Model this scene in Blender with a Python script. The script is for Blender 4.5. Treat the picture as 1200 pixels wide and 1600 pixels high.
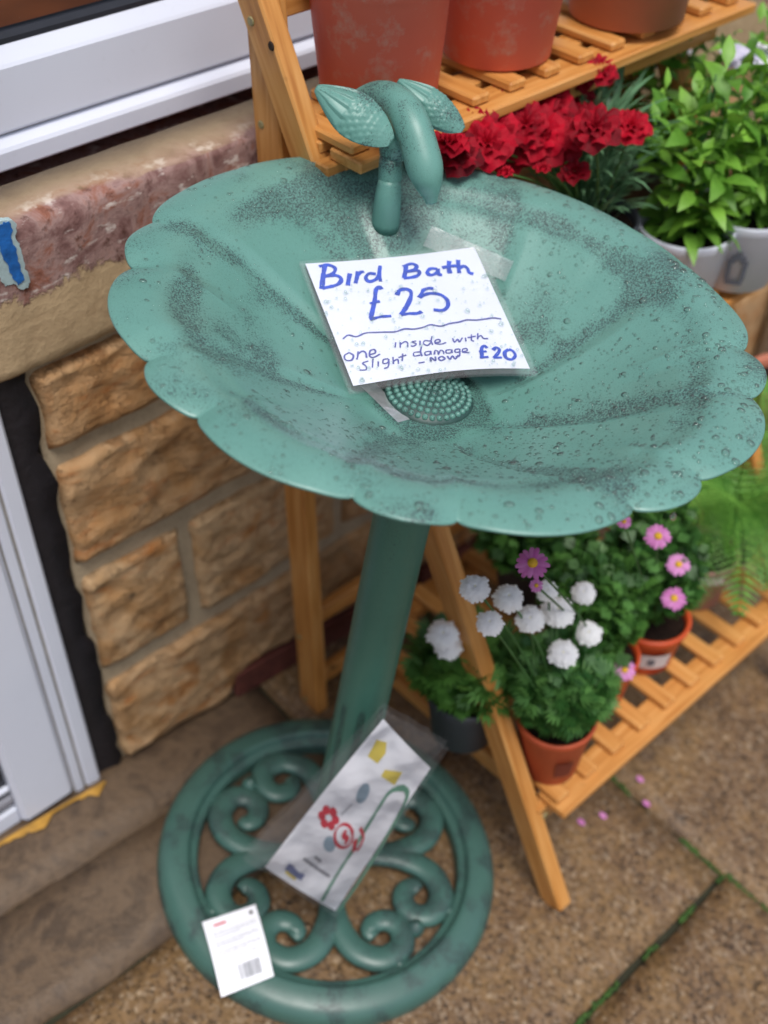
import bpy, math, random
from mathutils import Vector, Matrix, noise
from math import sin, cos, pi, radians, sqrt, atan2, exp
random.seed(7)
sc = bpy.context.scene
COL = sc.collection
for o in list(bpy.data.objects): bpy.data.objects.remove(o)

# ------------------------------------------------------------------ camera
CAM = Vector((-0.467301, -0.595064, 1.299721))
YAW, PITCH, ROLL, FPX = 0.819924, 0.749314, 0.0138314, 1797.17
CF = Vector((cos(YAW)*cos(PITCH), sin(YAW)*cos(PITCH), -sin(PITCH)))
_R0 = Vector((sin(YAW), -cos(YAW), 0)); _U0 = _R0.cross(CF)
CR = cos(ROLL)*_R0 + sin(ROLL)*_U0
CU = -sin(ROLL)*_R0 + cos(ROLL)*_U0
cd = bpy.data.cameras.new('camera'); cam = bpy.data.objects.new('camera', cd); COL.objects.link(cam)
cam.matrix_world = Matrix(((CR.x, CU.x, -CF.x, CAM.x), (CR.y, CU.y, -CF.y, CAM.y), (CR.z, CU.z, -CF.z, CAM.z), (0, 0, 0, 1)))
cd.sensor_fit = 'VERTICAL'; cd.sensor_height = 36; cd.lens = FPX/1600*36
cd.clip_start = 0.02; cd.clip_end = 300
cd.dof.use_dof = True; cd.dof.focus_distance = 0.90; cd.dof.aperture_fstop = 3.7
sc.camera = cam
# ------------------------------------------------------------------ sky, sun, exposure (overcast)
SUN_EL, SUN_AZ = radians(68), radians(-112)      # azimuth of the sun measured from +X
w = bpy.data.worlds.new('World'); sc.world = w; w.use_nodes = True
nt = w.node_tree; bg = nt.nodes['Background']
sky = nt.nodes.new('ShaderNodeTexSky'); sky.sky_type = 'NISHITA'; sky.sun_disc = False
sky.sun_elevation = SUN_EL; sky.sun_rotation = pi/2 - SUN_AZ; sky.dust_density = 3.0; sky.air_density = 1.0
hs = nt.nodes.new('ShaderNodeHueSaturation'); hs.inputs['Saturation'].default_value = 0.66
nt.links.new(sky.outputs[0], hs.inputs['Color']); nt.links.new(hs.outputs[0], bg.inputs['Color'])
bg.inputs['Strength'].default_value = 0.115
sl = bpy.data.lights.new('sun', 'SUN'); sl.energy = 2.0; sl.angle = radians(26); sl.color = (1, .97, .93)
so = bpy.data.objects.new('sun', sl); COL.objects.link(so)
sd = Vector((cos(SUN_EL)*cos(SUN_AZ), cos(SUN_EL)*sin(SUN_AZ), sin(SUN_EL)))
so.rotation_euler = sd.to_track_quat('Z', 'Y').to_euler(); so.location = sd*6
sc.view_settings.view_transform = 'Standard'; sc.view_settings.look = 'None'
sc.view_settings.gamma = 1; sc.view_settings.exposure = 0.40; sc.view_settings.use_curve_mapping = False
sc.cycles.max_bounces = 7; sc.cycles.transparent_max_bounces = 12
sc.cycles.caustics_reflective = False; sc.cycles.caustics_refractive = False

# ------------------------------------------------------------------ pixel -> place helpers
def ray(px, py):
    return (px-600)/FPX*CR - (py-800)/FPX*CU + CF
N = Vector((0.10801138, -0.08465142, 0.99053909)).normalized()     # slope of the pavement
E1 = (Vector((1, 0, 0)) - N*N.x).normalized(); E2 = N.cross(E1)
def GP(u, v, h=0.0): return E1*u + E2*v + N*h                     # pavement coordinates
def onG(px, py, h=0.0):
    d = ray(px, py); t = ((N*h - CAM).dot(N))/d.dot(N); return CAM + d*t
def onX(px, py, X): d = ray(px, py); return CAM + d*((X-CAM.x)/d.x)
def onY(px, py, Y): d = ray(px, py); return CAM + d*((Y-CAM.y)/d.y)
def onZ(px, py, Z): d = ray(px, py); return CAM + d*((Z-CAM.z)/d.z)
def ground_z(x, y): return -(N.x*x + N.y*y)/N.z
def nz(x, y=0, z=0): return noise.noise(Vector((x, y, z)))
def fbm(x, y=0, z=0, o=4):
    s = 0; a = 1; f = 1
    for i in range(o): s += a*nz(x*f, y*f, z*f); a *= .5; f *= 2.1
    return s
def sstep(a, b, x):
    t = max(0, min(1, (x-a)/(b-a))); return t*t*(3-2*t)

# ------------------------------------------------------------------ object helpers
def tag(o, label=None, cat=None, group=None, kind=None):
    if label: o['label'] = label
    if cat: o['category'] = cat
    if group: o['group'] = group
    if kind: o['kind'] = kind
    return o
def empty(name, loc=(0, 0, 0)):
    o = bpy.data.objects.new(name, None); COL.objects.link(o); o.location = loc; o.empty_display_size = .05; return o
def root_loc(o):
    l = Vector((0, 0, 0))
    while o: l = l + o.location; o = o.parent
    return l
def mk(name, v, f, mat, parent=None, smooth=False):
    """one mesh object from world-space vertices"""
    off = root_loc(parent) if parent else Vector((0, 0, 0))
    me = bpy.data.meshes.new(name); me.from_pydata([tuple(Vector(p)-off) for p in v], [], f); me.update()
    if mat: me.materials.append(mat)
    if smooth: me.polygons.foreach_set('use_smooth', [True]*len(me.polygons))
    o = bpy.data.objects.new(name, me); COL.objects.link(o)
    if parent: o.parent = parent
    return o
def inst(name, me, parent, mw):
    """instance of a shared mesh: mw is a world matrix; parents are unrotated empties/parts"""
    o = bpy.data.objects.new(name, me); COL.objects.link(o); o.parent = parent
    o.matrix_local = Matrix.Translation(-root_loc(parent)) @ mw
    return o
class MB:
    def __init__(s): s.v = []; s.f = []
    def add(s, v, f):
        b = len(s.v); s.v += [Vector(p) for p in v]; s.f += [tuple(i+b for i in q) for q in f]; return s
    def build(s, name, mat, parent=None, smooth=False): return mk(name, s.v, s.f, mat, parent, smooth)
def box(c, a, b, cc, bev=0.0):
    """box centred at c with half-axis vectors a, b, cc; small chamfer"""
    c, a, b, cc = map(Vector, (c, a, b, cc))
    if bev <= 0:
        v = [c+a*i+b*j+cc*k for i in (-1, 1) for j in (-1, 1) for k in (-1, 1)]
        return v, [(0, 1, 3, 2), (4, 6, 7, 5), (0, 4, 5, 1), (2, 3, 7, 6), (0, 2, 6, 4), (1, 5, 7, 3)]
    la, lb, lc = a.length, b.length, cc.length
    ra, rb, rc = 1-bev/la, 1-bev/lb, 1-bev/lc
    v = []; f = []; idx = {}
    for i in (-1, 1):
        for j in (-1, 1):
            for k in (-1, 1):
                for ax in range(3):
                    s = [i*ra, j*rb, k*rc]; s[ax] = (i, j, k)[ax]
                    idx[i, j, k, ax] = len(v); v.append(c+a*s[0]+b*s[1]+cc*s[2])
    for ax in range(3):
        o1, o2 = [x for x in range(3) if x != ax]
        for s in (-1, 1):
            q = []
            for t1, t2 in ((-1, -1), (1, -1), (1, 1), (-1, 1)):
                key = [0, 0, 0]; key[ax] = s; key[o1] = t1; key[o2] = t2; q.append(idx[(*key, ax)])
            f.append(tuple(q))
        for t1 in (-1, 1):
            for t2 in (-1, 1):
                k0 = [0, 0, 0]; k1 = [0, 0, 0]; k0[ax] = -1; k1[ax] = 1
                for k in (k0, k1): k[o1] = t1; k[o2] = t2
                f.append((idx[(*k0, o1)], idx[(*k1, o1)], idx[(*k1, o2)], idx[(*k0, o2)]))
    for i in (-1, 1):
        for j in (-1, 1):
            for k in (-1, 1): f.append(tuple(idx[i, j, k, ax] for ax in range(3)))
    return v, f
def bar(p, q, wv, hv, bev=.0015):
    """timber from p to q, half-width vectors wv, hv"""
    p, q = Vector(p), Vector(q)
    return box((p+q)/2, (q-p)/2, wv, hv, bev)
def tube(pts, rads, seg=10, cap=True, flat=1.0, up=None):
    pts = [Vector(p) for p in pts]; n = len(pts); v = []; f = []
    ref = Vector(up) if up else Vector((0.13, 0.31, 1)).normalized()
    for i, p in enumerate(pts):
        t = (pts[min(i+1, n-1)]-pts[max(i-1, 0)])
        t = t.normalized() if t.length > 1e-9 else Vector((0, 0, 1))
        a = t.cross(ref)
        if a.length < 1e-4: a = t.cross(Vector((1, 0, 0)))
        a.normalize(); b = a.cross(t).normalized()
        for k in range(seg):
            th = 2*pi*k/seg; v.append(p + a*cos(th)*rads[i] + b*sin(th)*rads[i]*flat)
    for i in range(n-1):
        for k in range(seg):
            k2 = (k+1) % seg; f.append((i*seg+k, i*seg+k2, (i+1)*seg+k2, (i+1)*seg+k))
    if cap:
        f.append(tuple(range(seg-1, -1, -1))); f.append(tuple((n-1)*seg+k for k in range(seg)))
    return v, f
def catmull(P, m=6):
    P = [Vector(p) for p in P]; Q = [P[0]*2-P[1]]+P+[P[-1]*2-P[-2]]; out = []
    for i in range(1, len(Q)-2):
        for j in range(m):
            t = j/m; a, b, c, d = Q[i-1:i+3]
            out.append(.5*((2*b)+(c-a)*t+(2*a-5*b+4*c-d)*t*t+(3*b-a-3*c+d)*t**3))
    out.append(P[-1]); return out
def lathe(prof, c, ax=Vector((0, 0, 1)), seg=40):
    """prof: list of (r, h)"""
    c = Vector(c); ax = Vector(ax).normalized(); a = ax.orthogonal().normalized(); b = ax.cross(a); v = []; f = []
    for r, h in prof:
        for k in range(seg):
            th = 2*pi*k/seg; v.append(c + ax*h + (a*cos(th)+b*sin(th))*r)
    for i in range(len(prof)-1):
        for k in range(seg):
            k2 = (k+1) % seg; f.append((i*seg+k, i*seg+k2, (i+1)*seg+k2, (i+1)*seg+k))
    return v, f

# ------------------------------------------------------------------ materials
def lin(c):
    if isinstance(c, str):
        c = [int(c[i:i+2], 16)/255 for i in (0, 2, 4)]
        c = [x/12.92 if x <= .04045 else ((x+.055)/1.055)**2.4 for x in c]
    return (*c, 1)
class Mat:
    def __init__(s, name, rough=.6, spec=.5):
        s.m = bpy.data.materials.new(name); s.m.use_nodes = True; s.t = s.m.node_tree
        s.b = s.t.nodes['Principled BSDF']; s.b.inputs['Roughness'].default_value = rough
        s.b.inputs['Specular IOR Level'].default_value = spec
        s.tc = s.t.nodes.new('ShaderNodeTexCoord')
    def n(s, typ, **kw):
        x = s.t.nodes.new(typ)
        for k, v in kw.items():
            if hasattr(x, k): setattr(x, k, v)
            else: x.inputs[k].default_value = v
        return x
    def link(s, a, b): s.t.links.new(a, b)
    def noise(s, scale, detail=4, rough=.55, vec=None, coord='Object', dist=0):
        x = s.n('ShaderNodeTexNoise'); x.inputs['Scale'].default_value = scale; x.inputs['Detail'].default_value = detail
        x.inputs['Roughness'].default_value = rough; x.inputs['Distortion'].default_value = dist
        s.link(vec or s.tc.outputs[coord], x.inputs['Vector']); return x.outputs['Fac']
    def mapping(s, scale=(1, 1, 1), coord='Object', loc=(0, 0, 0)):
        x = s.n('ShaderNodeMapping'); x.inputs['Scale'].default_value = scale; x.inputs['Location'].default_value = loc
        s.link(s.tc.outputs[coord], x.inputs['Vector']); return x.outputs['Vector']
    def ramp(s, fac, stops):
        x = s.n('ShaderNodeValToRGB'); e = x.color_ramp.elements
        while len(e) < len(stops): e.new(.5)
        for el, (p, c) in zip(e, stops): el.position = p; el.color = lin(c) if not isinstance(c, (int, float)) else (c, c, c, 1)
        s.link(fac, x.inputs['Fac']); return x.outputs['Color']
    def mix(s, fac, a, b, mode='MIX'):
        x = s.n('ShaderNodeMix'); x.data_type = 'RGBA'; x.blend_type = mode
        for sock, val in ((x.inputs[0], fac), (x.inputs[6], a), (x.inputs[7], b)):
            if isinstance(val, bpy.types.NodeSocket): s.link(val, sock)
            elif isinstance(val, (int, float)): sock.default_value = val
            else: sock.default_value = lin(val)
        return x.outputs[2]
    def math(s, op, a, b=0, clamp=False):
        x = s.n('ShaderNodeMath'); x.operation = op; x.use_clamp = clamp
        for sock, val in zip(x.inputs, (a, b)):
            if isinstance(val, bpy.types.NodeSocket): s.link(val, sock)
            else: sock.default_value = val
        return x.outputs[0]
    def color(s, c):
        if isinstance(c, bpy.types.NodeSocket): s.link(c, s.b.inputs['Base Color'])
        else: s.b.inputs['Base Color'].default_value = lin(c)
        return s
    def rough(s, r):
        s.link(r, s.b.inputs['Roughness']); return s
    def bump(s, h, strength=.3, dist=.002):
        x = s.n('ShaderNodeBump'); x.inputs['Strength'].default_value = strength; x.inputs['Distance'].default_value = dist
        s.link(h, x.inputs['Height']); s.link(x.outputs[0], s.b.inputs['Normal']); return s
def simple(name, c, rough=.6, var=.25, scale=30, bump=0, spec=.5, bdist=.001):
    m = Mat(name, rough, spec); f = m.noise(scale)
    r, g, b, _ = lin(c)
    m.color(m.ramp(f, [(.25, (r*(1-var), g*(1-var), b*(1-var))), (.75, (min(1, r*(1+var)), min(1, g*(1+var)), min(1, b*(1+var))))]))
    if bump: m.bump(m.noise(scale*4, 6), bump, bdist)
    return m.m
def film(name, tint='ffffff', gloss=.35, rough=.12, opac=.06, bump=None):
    """thin clear plastic / water skin: transparent with a mirror coat that grows at grazing angles"""
    M_ = bpy.data.materials.new(name); M_.use_nodes = True; t = M_.node_tree; t.nodes.clear()
    out = t.nodes.new('ShaderNodeOutputMaterial'); tr = t.nodes.new('ShaderNodeBsdfTransparent'); gl = t.nodes.new('ShaderNodeBsdfGlossy')
    tr.inputs[0].default_value = lin(tint); gl.inputs['Roughness'].default_value = rough
    lw = t.nodes.new('ShaderNodeLayerWeight'); lw.inputs[0].default_value = gloss
    mx = t.nodes.new('ShaderNodeMixShader'); t.links.new(lw.outputs['Fresnel'], mx.inputs[0])
    t.links.new(tr.outputs[0], mx.inputs[1]); t.links.new(gl.outputs[0], mx.inputs[2])
    df = t.nodes.new('ShaderNodeBsdfDiffuse'); df.inputs[0].default_value = (.85, .87, .9, 1)
    m2 = t.nodes.new('ShaderNodeMixShader'); m2.inputs[0].default_value = opac
    t.links.new(mx.outputs[0], m2.inputs[1]); t.links.new(df.outputs[0], m2.inputs[2]); t.links.new(m2.outputs[0], out.inputs[0])
    if bump:
        tc = t.nodes.new('ShaderNodeTexCoord'); no = t.nodes.new('ShaderNodeTexNoise'); no.inputs['Scale'].default_value = bump[0]
        t.links.new(tc.outputs['Object'], no.inputs['Vector'])
        bp = t.nodes.new('ShaderNodeBump'); bp.inputs['Strength'].default_value = bump[1]; bp.inputs['Distance'].default_value = .004
        t.links.new(no.outputs['Fac'], bp.inputs['Height'])
        for x in (gl, df, lw): t.links.new(bp.outputs[0], x.inputs['Normal'])
    return M_

# verdigris plastic: even green with dark sprayed-on ageing; 'wear' says how dense the spray is
def verdigris(name, attr=True, dens=.12, coat=.0, base=('54847A', '6D9C92')):
    m = Mat(name, .34, .5)
    n1 = m.noise(9, 3); green = m.mix(n1, base[0], base[1])
    sp = m.noise(640, 3, .65); sp2 = m.noise(1500, 2, .6)
    sp = m.math('ADD', m.math('MULTIPLY', sp, .6), m.math('MULTIPLY', sp2, .4))
    patch = m.noise(38, 4, .6)
    if attr:
        a = m.n('ShaderNodeAttribute'); a.attribute_name = 'wear'; wv = a.outputs['Fac']
    else:
        wv = m.math('MULTIPLY', m.math('SUBTRACT', m.noise(22, 3), .42), dens*9, True)
    wv = m.math('MULTIPLY', wv, m.math('ADD', m.math('MULTIPLY', patch, 1.9), .05))
    wv = m.math('MINIMUM', wv, .74)
    th = m.math('SUBTRACT', .665, m.math('MULTIPLY', wv, .235))
    mask = m.math('MULTIPLY', m.math('SUBTRACT', sp, th), 38, True)
    dust = m.math('MULTIPLY', m.math('SUBTRACT', m.noise(1900, 2, .7), m.math('SUBTRACT', .60, m.math('MULTIPLY', wv, .16))), 14, True)
    green = m.mix(m.math('MULTIPLY', dust, .42), green, '2C3A3C')
    m.color(m.mix(m.math('MULTIPLY', mask, .82), green, '262B31'))
    m.rough(m.math('ADD', m.math('MULTIPLY', m.noise(60, 3), .22), m.math('ADD', m.math('MULTIPLY', mask, .2), .30)))
    m.b.inputs['Coat Weight'].default_value = coat; m.b.inputs['Coat Roughness'].default_value = .26
    m.bump(m.noise(240, 4), .05, .001)
    return m.m
MAT = {}
MAT['bowl'] = verdigris('bath_bowl_plastic', True, coat=.25)
MAT['bossdark'] = simple('dark_boss_plastic', '2F4A47', .45, .3, 90)  # boss dome, coloured darker than the studs on it
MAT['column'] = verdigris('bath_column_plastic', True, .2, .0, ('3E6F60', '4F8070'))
MAT['green'] = verdigris('bath_plastic', False, .34)
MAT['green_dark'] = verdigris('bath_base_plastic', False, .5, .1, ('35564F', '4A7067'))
MAT['water'] = film('water_drop', 'E8F3F0', .27, .015, .05)
MAT['pool'] = film('water_film', 'FAFDFC', .2, .04, .0)
MAT['sleeve'] = film('clear_sleeve', 'FFFFFF', .25, .12, .05)
MAT['tape'] = film('clear_tape', 'FFFFFF', .4, .3, .16, (160, .4))
MAT['bag'] = film('polythene_bag', 'FFFFFF', .16, .12, .035, (26, .9))
MAT['paper'] = simple('white_paper', 'DDE4F3', .55, .04, 20)
MAT['card'] = simple('white_card', 'EEEFF6', .45, .03, 20)
MAT['ink'] = simple('blue_marker_ink', '1C48BE', .5, .35, 160)
MAT['ink2'] = simple('violet_pen_ink', '4A50A0', .5, .25, 160)
MAT['wood'] = None

def make_wood():
    m = Mat('varnished_pine', .42, .45)
    v = m.mapping((9, 9, 90)); g = m.noise(3.2, 5, .6, m.mapping((22, 22, 22)), dist=1.2)
    at = m.n('ShaderNodeAttribute'); at.attribute_name = 'grain'
    wv = m.n('ShaderNodeTexNoise'); wv.inputs['Scale'].default_value = 1; wv.inputs['Detail'].default_value = 5
    m.link(at.outputs['Vector'], wv.inputs['Vector'])
    c = m.ramp(wv.outputs['Fac'], [(.28, 'A86A2E'), (.5, 'C68A48'), (.72, 'D8A363')])
    c = m.mix(m.math('MULTIPLY', m.noise(7, 4), .45), c, 'B37A40')
    k = m.noise(26, 2, .4); knot = m.math('MULTIPLY', m.math('SUBTRACT', k, .72), 14, True)
    m.color(m.mix(m.math('MULTIPLY', knot, .7), c, '5A3415')); m.bump(wv.outputs['Fac'], .12, .001)
    return m.m
MAT['wood'] = make_wood()
def wood_piece(name, p, q, wv, hv, parent, bev=.0016):
    v, f = bar(p, q, wv, hv, bev); o = mk(name, v, f, MAT['wood'], parent)
    me = o.data; a = me.attributes.new('grain', 'FLOAT_VECTOR', 'POINT')
    p, q, wv, hv = map(Vector, (p, q, wv, hv)); d = (q-p).normalized(); w1 = wv.normalized(); h1 = hv.normalized()
    sx = random.uniform(0, 50)
    for i, vv in enumerate(v):
        r = vv-p; a.data[i].vector = (r.dot(d)*9+sx, r.dot(w1)*150, r.dot(h1)*150)
    return o

def make_stone():
    m = Mat('sandstone_block', .85, .25)
    oi = m.n('ShaderNodeObjectInfo'); vec = m.n('ShaderNodeVectorMath', operation='ADD')
    sc_ = m.n('ShaderNodeVectorMath', operation='SCALE'); m.link(oi.outputs['Random'], sc_.inputs[0]); sc_.inputs['Scale'].default_value = 7
    m.link(m.tc.outputs['Object'], vec.inputs[0]); m.link(sc_.outputs[0], vec.inputs[1]); V = vec.outputs[0]
    a = m.noise(11, 6, .6, V, dist=.6); b = m.noise(48, 6, .65, V); g = m.noise(190, 4, .7, V)
    c = m.ramp(a, [(.22, '94683F'), (.40, 'C0986A'), (.55, 'D2B48E'), (.66, 'BC8650'), (.8, 'CCB290')])
    c = m.mix(m.math('MULTIPLY', b, .35), c, '8F7252', 'MULTIPLY')
    c = m.mix(m.math('MULTIPLY', m.math('SUBTRACT', b, .47), 2.2, True), c, 'C0A27A')
    pit = m.math('MULTIPLY', m.math('SUBTRACT', m.noise(26, 3, .5, V), .69), 16, True)
    c = m.mix(m.math('MULTIPLY', pit, .8), c, '2E2A26')
    sv = m.n('ShaderNodeVectorMath', operation='MULTIPLY'); m.link(V, sv.inputs[0]); sv.inputs[1].default_value = (1, 1, 2.6)
    cr = m.noise(12, 6, .72, sv.outputs[0], dist=1.4); crk = m.math('MULTIPLY', m.math('SUBTRACT', .018, m.math('ABSOLUTE', m.math('SUBTRACT', cr, .5))), 60, True)
    c = m.mix(m.math('MULTIPLY', crk, .26), c, '5E4630')
    rust = m.math('MULTIPLY', m.math('SUBTRACT', m.noise(16, 5, .65, sv.outputs[0]), .56), 6, True); c = m.mix(m.math('MULTIPLY', rust, .8), c, 'B06A30')
    hue = m.mix(oi.outputs['Random'], 'E4D2C0', 'FFFDFA'); c = m.mix(.8, c, hue, 'MULTIPLY')
    m.color(c); m.bump(m.math('SUBTRACT', m.math('ADD', b, m.math('MULTIPLY', g, .5)), m.math('MULTIPLY', crk, .25)), .8, .005); return m.m
MAT['stone'] = make_stone()
def make_mortar():
    m = Mat('lime_mortar', .9, .2); a = m.noise(16, 5); g = m.noise(240, 4, .7)
    m.color(m.mix(m.math('MULTIPLY', m.math('SUBTRACT', g, .5), 1.6, True), m.ramp(a, [(.3, '9F8E76'), (.7, 'BCAA8E')]), '6A5A48')); m.bump(g, .5, .002); return m.m
MAT['mortar'] = make_mortar()
def make_sill():
    # peeling purple-brown paint over raw sandstone; the paint survives on the upper part of the face
    m = Mat('flaked_paint_stone', .8, .3)
    sep = m.n('ShaderNodeSeparateXYZ'); m.link(m.tc.outputs['Object'], sep.inputs[0])
    n1 = m.noise(22, 6, .68, dist=.5); n2 = m.noise(80, 5, .7); n3 = m.noise(34, 4, .6, m.mapping((1, 1, 2.2), loc=(3, 1, 2)))
    raw = m.mix(n2, 'A08767', 'C3AC89')
    raw = m.mix(m.math('MULTIPLY', m.math('SUBTRACT', n1, .5), 2, True), raw, '8C7256')
    pa = m.ramp(n1, [(.28, '3E2622'), (.42, '7A5A56'), (.52, '9A7E78'), (.62, '8A5A4A'), (.75, '5E3626')])
    pa = m.mix(m.math('MULTIPLY', m.math('SUBTRACT', n2, .56), 7, True), pa, '4A2B22')
    pa = m.mix(m.math('MULTIPLY', m.math('SUBTRACT', n3, .58), 12, True), pa, 'C9BDB6')
    hgt = m.math('ADD', sep.outputs['Z'], m.math('MULTIPLY', m.math('SUBTRACT', n1, .5), .10))
    hgt = m.math('ADD', hgt, m.math('MULTIPLY', m.math('SUBTRACT', n2, .5), .03))
    k = m.math('MULTIPLY', m.math('SUBTRACT', hgt, .736), 120, True)
    k2 = m.math('MULTIPLY', m.math('SUBTRACT', .8125, sep.outputs['Z']), 300, True)
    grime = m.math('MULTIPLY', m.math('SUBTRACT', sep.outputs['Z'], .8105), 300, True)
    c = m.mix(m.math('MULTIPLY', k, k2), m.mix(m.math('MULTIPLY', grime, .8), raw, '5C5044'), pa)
    pit = m.math('MULTIPLY', m.math('SUBTRACT', m.noise(22, 2, .4), .72), 20, True)
    m.color(m.mix(pit, c, '201815')); m.bump(m.math('ADD', n2, m.math('MULTIPLY', k, .4)), .6, .003); return m.m
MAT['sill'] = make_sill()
def make_upvc():
    m = Mat('white_upvc', .32, .5); a = m.noise(7, 3)
    d = m.math('MULTIPLY', m.math('SUBTRACT', m.noise(90, 5, .7), .6), 3, True)
    m.color(m.mix(m.math('MULTIPLY', d, .25), m.mix(a, 'CCD0DE', 'DADEEA'), '8E8A84')); return m.m
MAT['upvc'] = make_upvc()
MAT['groove'] = simple('grey_upvc_groove', '8E8A86', .7, .2, 60)  # grooves are coloured a darker grey than the frame around them
MAT['black'] = simple('black_masonry_paint', '1E1B1F', .55, .35, 26, .5, .4, .003)
MAT['gasket'] = simple('rubber_gasket', '20222A', .5, .2, 40)
MAT['bluepaint'] = simple('blue_gloss_paint_flake', '1E5FA6', .4, .5, 90, .5)
MAT['palepaint'] = simple('pale_undercoat_flake', '9DB2B4', .6, .25, 80, .3)
MAT['glass'] = film('window_glass', 'E6EEF0', .12, .01, .0)
MAT['board'] = simple('interior_timber', 'A5562A', .5, .45, 9)
MAT['room'] = simple('dark_interior', '3A3028', .8, .3, 6)
MAT['brick'] = simple('dark_red_brick', '5E2F26', .8, .4, 60, .6)
MAT['yellow'] = simple('yellow_sealant', 'A87C2A', .7, .35, 50, .4)
def make_slab():
    m = Mat('exposed_aggregate_paving', .62, .4)
    v = m.n('ShaderNodeTexVoronoi'); v.inputs['Scale'].default_value = 215; m.link(m.tc.outputs['Object'], v.inputs['Vector'])
    a = m.noise(9, 6, .66); b = m.noise(70, 5, .7)
    peb = m.ramp(v.outputs['Color'], [(.1, '241C16'), (.3, '5C4731'), (.55, '806444'), (.75, '7C6854'), (.92, 'A8967E')])
    c = m.mix(.40, peb, m.ramp(a, [(.3, '322720'), (.45, '68503A'), (.58, '86683F'), (.72, '4A3C36')]))
    c = m.mix(m.math('MULTIPLY', m.math('SUBTRACT', b, .5), 2.4, True), c, '3A2D20')
    pit = m.math('MULTIPLY', m.math('SUBTRACT', m.noise(120, 3, .6), .6), 9, True)
    c = m.mix(m.math('MULTIPLY', pit, .8), c, '1F1812')
    m.color(c); m.bump(m.math('SUBTRACT', b, m.math('MULTIPLY', pit, .6)), .7, .004)
    m.rough(m.math('ADD', m.math('MULTIPLY', m.noise(9, 4, .6), .8), .05)); return m.m
MAT['slab'] = make_slab()
def make_step():
    m = Mat('worn_sandstone_flag', .6, .4); a = m.noise(13, 7, .7, m.mapping((1, 1.25, 1)), dist=.4); b = m.noise(90, 5, .7)
    c = m.ramp(a, [(.25, '281F1A'), (.40, '4C3D30'), (.52, '64513E'), (.62, '403226'), (.8, '594B3E')])
    big = m.noise(4, 3, .5); c = m.mix(m.math('MULTIPLY', m.math('SUBTRACT', big, .45), 2.2, True), c, '6A5A4A')
    st = m.noise(28, 4, .7); c = m.mix(m.math('MULTIPLY', m.math('SUBTRACT', st, .58), 5, True), c, '2E251E')
    c = m.mix(m.math('MULTIPLY', m.math('SUBTRACT', b, .52), 2.5, True), c, '3B3027')
    m.color(c); m.bump(b, .5, .003); m.rough(m.math('ADD', m.math('MULTIPLY', a, .5), .3)); return m.m
MAT['step'] = make_step()
#MAT['cement'] = simple('cement_smear', '75665A', .8, .4, 60, .5)
MAT['bed'] = simple('joint_soil', '2A2A1A', .9, .4, 60, .5)
MAT['moss'] = simple('moss', '33501C', .9, .5, 90)
MAT['terra'] = simple('terracotta_plastic', 'B8502E', .55, .12, 14, .08)
def make_oldterra():
    m = Mat('weathered_terracotta', .6, .4); a = m.noise(10, 4); b = m.noise(34, 6, .7)
    c = m.mix(a, 'D2604F', 'E57E6C'); sp = m.math('MULTIPLY', m.math('SUBTRACT', b, .54), 6, True)
    gr = m.noise(220, 3); sp = m.math('MULTIPLY', sp, gr)
    m.color(m.mix(sp, c, 'CBB8AE')); m.bump(b, .1, .001); return m.m
MAT['oldterra'] = make_oldterra()
MAT['oldterra2'] = simple('brown_plastic_pot', 'B87058', .6, .12, 12)
MAT['orange'] = simple('orange_plastic_pot', 'C04A22', .45, .1, 12)
MAT['greypot'] = simple('pale_grey_pot', 'C4C8D4', .5, .08, 12)
MAT['darkpot'] = simple('slate_grey_pot', '3C4048', .5, .12, 12)
MAT['pinkpot'] = simple('dusty_pink_pot', '9B7469', .55, .12, 12)
MAT['soil'] = simple('peat_compost', '241812', .95, .5, 90, .8, .2, .004)
MAT['print'] = simple('dark_pot_print', '5D626E', .6, .1)
MAT['printbrown'] = simple('brown_pot_print', '6C2A1E', .6, .1)
MAT['label'] = simple('white_sticker', 'C9C4C6', .5, .05)
MAT['screw'] = simple('brass_screw', '8C8258', .35, .3, 200)
MAT['hole'] = simple('drilled_hole', '2A1A0E', .9, .2)
def leafmat(name, a, b, rough=.45, trans=.25):
    m = Mat(name, rough, .25 if 'petal' in name else .4); f = m.noise(34, 4); oi = m.n('ShaderNodeObjectInfo')
    f2 = m.math('ADD', m.math('MULTIPLY', f, .7), m.math('MULTIPLY', oi.outputs['Random'], .45))
    at = m.n('ShaderNodeAttribute'); at.attribute_name = 'tone'
    f2 = m.math('ADD', f2, at.outputs['Fac'])
    m.color(m.ramp(f2, [(.25, a), (.85, b)])); m.b.inputs['Subsurface Weight'].default_value = 0
    t = m.t; tl = t.nodes.new('ShaderNodeBsdfTranslucent'); tl.inputs[0].default_value = lin(b)
    mx = t.nodes.new('ShaderNodeMixShader'); mx.inputs[0].default_value = trans
    out = t.nodes['Material Output']; t.links.new(m.b.outputs[0], mx.inputs[1]); t.links.new(tl.outputs[0], mx.inputs[2]); t.links.new(mx.outputs[0], out.inputs[0])
    return m.m
MAT['leaf'] = leafmat('fresh_green_leaf', '2F661A', '88BC46')
MAT['leafdk'] = leafmat('mid_green_leaf', '2A5222', '629645')
MAT['feather'] = leafmat('feathery_green_leaf', '2C5A28', '74A85A')
MAT['greyleaf'] = leafmat('grey_green_leaf', '31553A', '6C9670')
MAT['fern'] = leafmat('fern_green', '3B7424', '7CB04C')
MAT['red'] = leafmat('crimson_petal', '58000F', 'C00628', .7, .25)
MAT['white'] = leafmat('white_petal', 'E6E6EA', 'FCFCFC', .6, .3)
MAT['lilac'] = leafmat('pale_lilac_petal', 'B9B4D2', 'E6E3F0', .55, .2)
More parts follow.
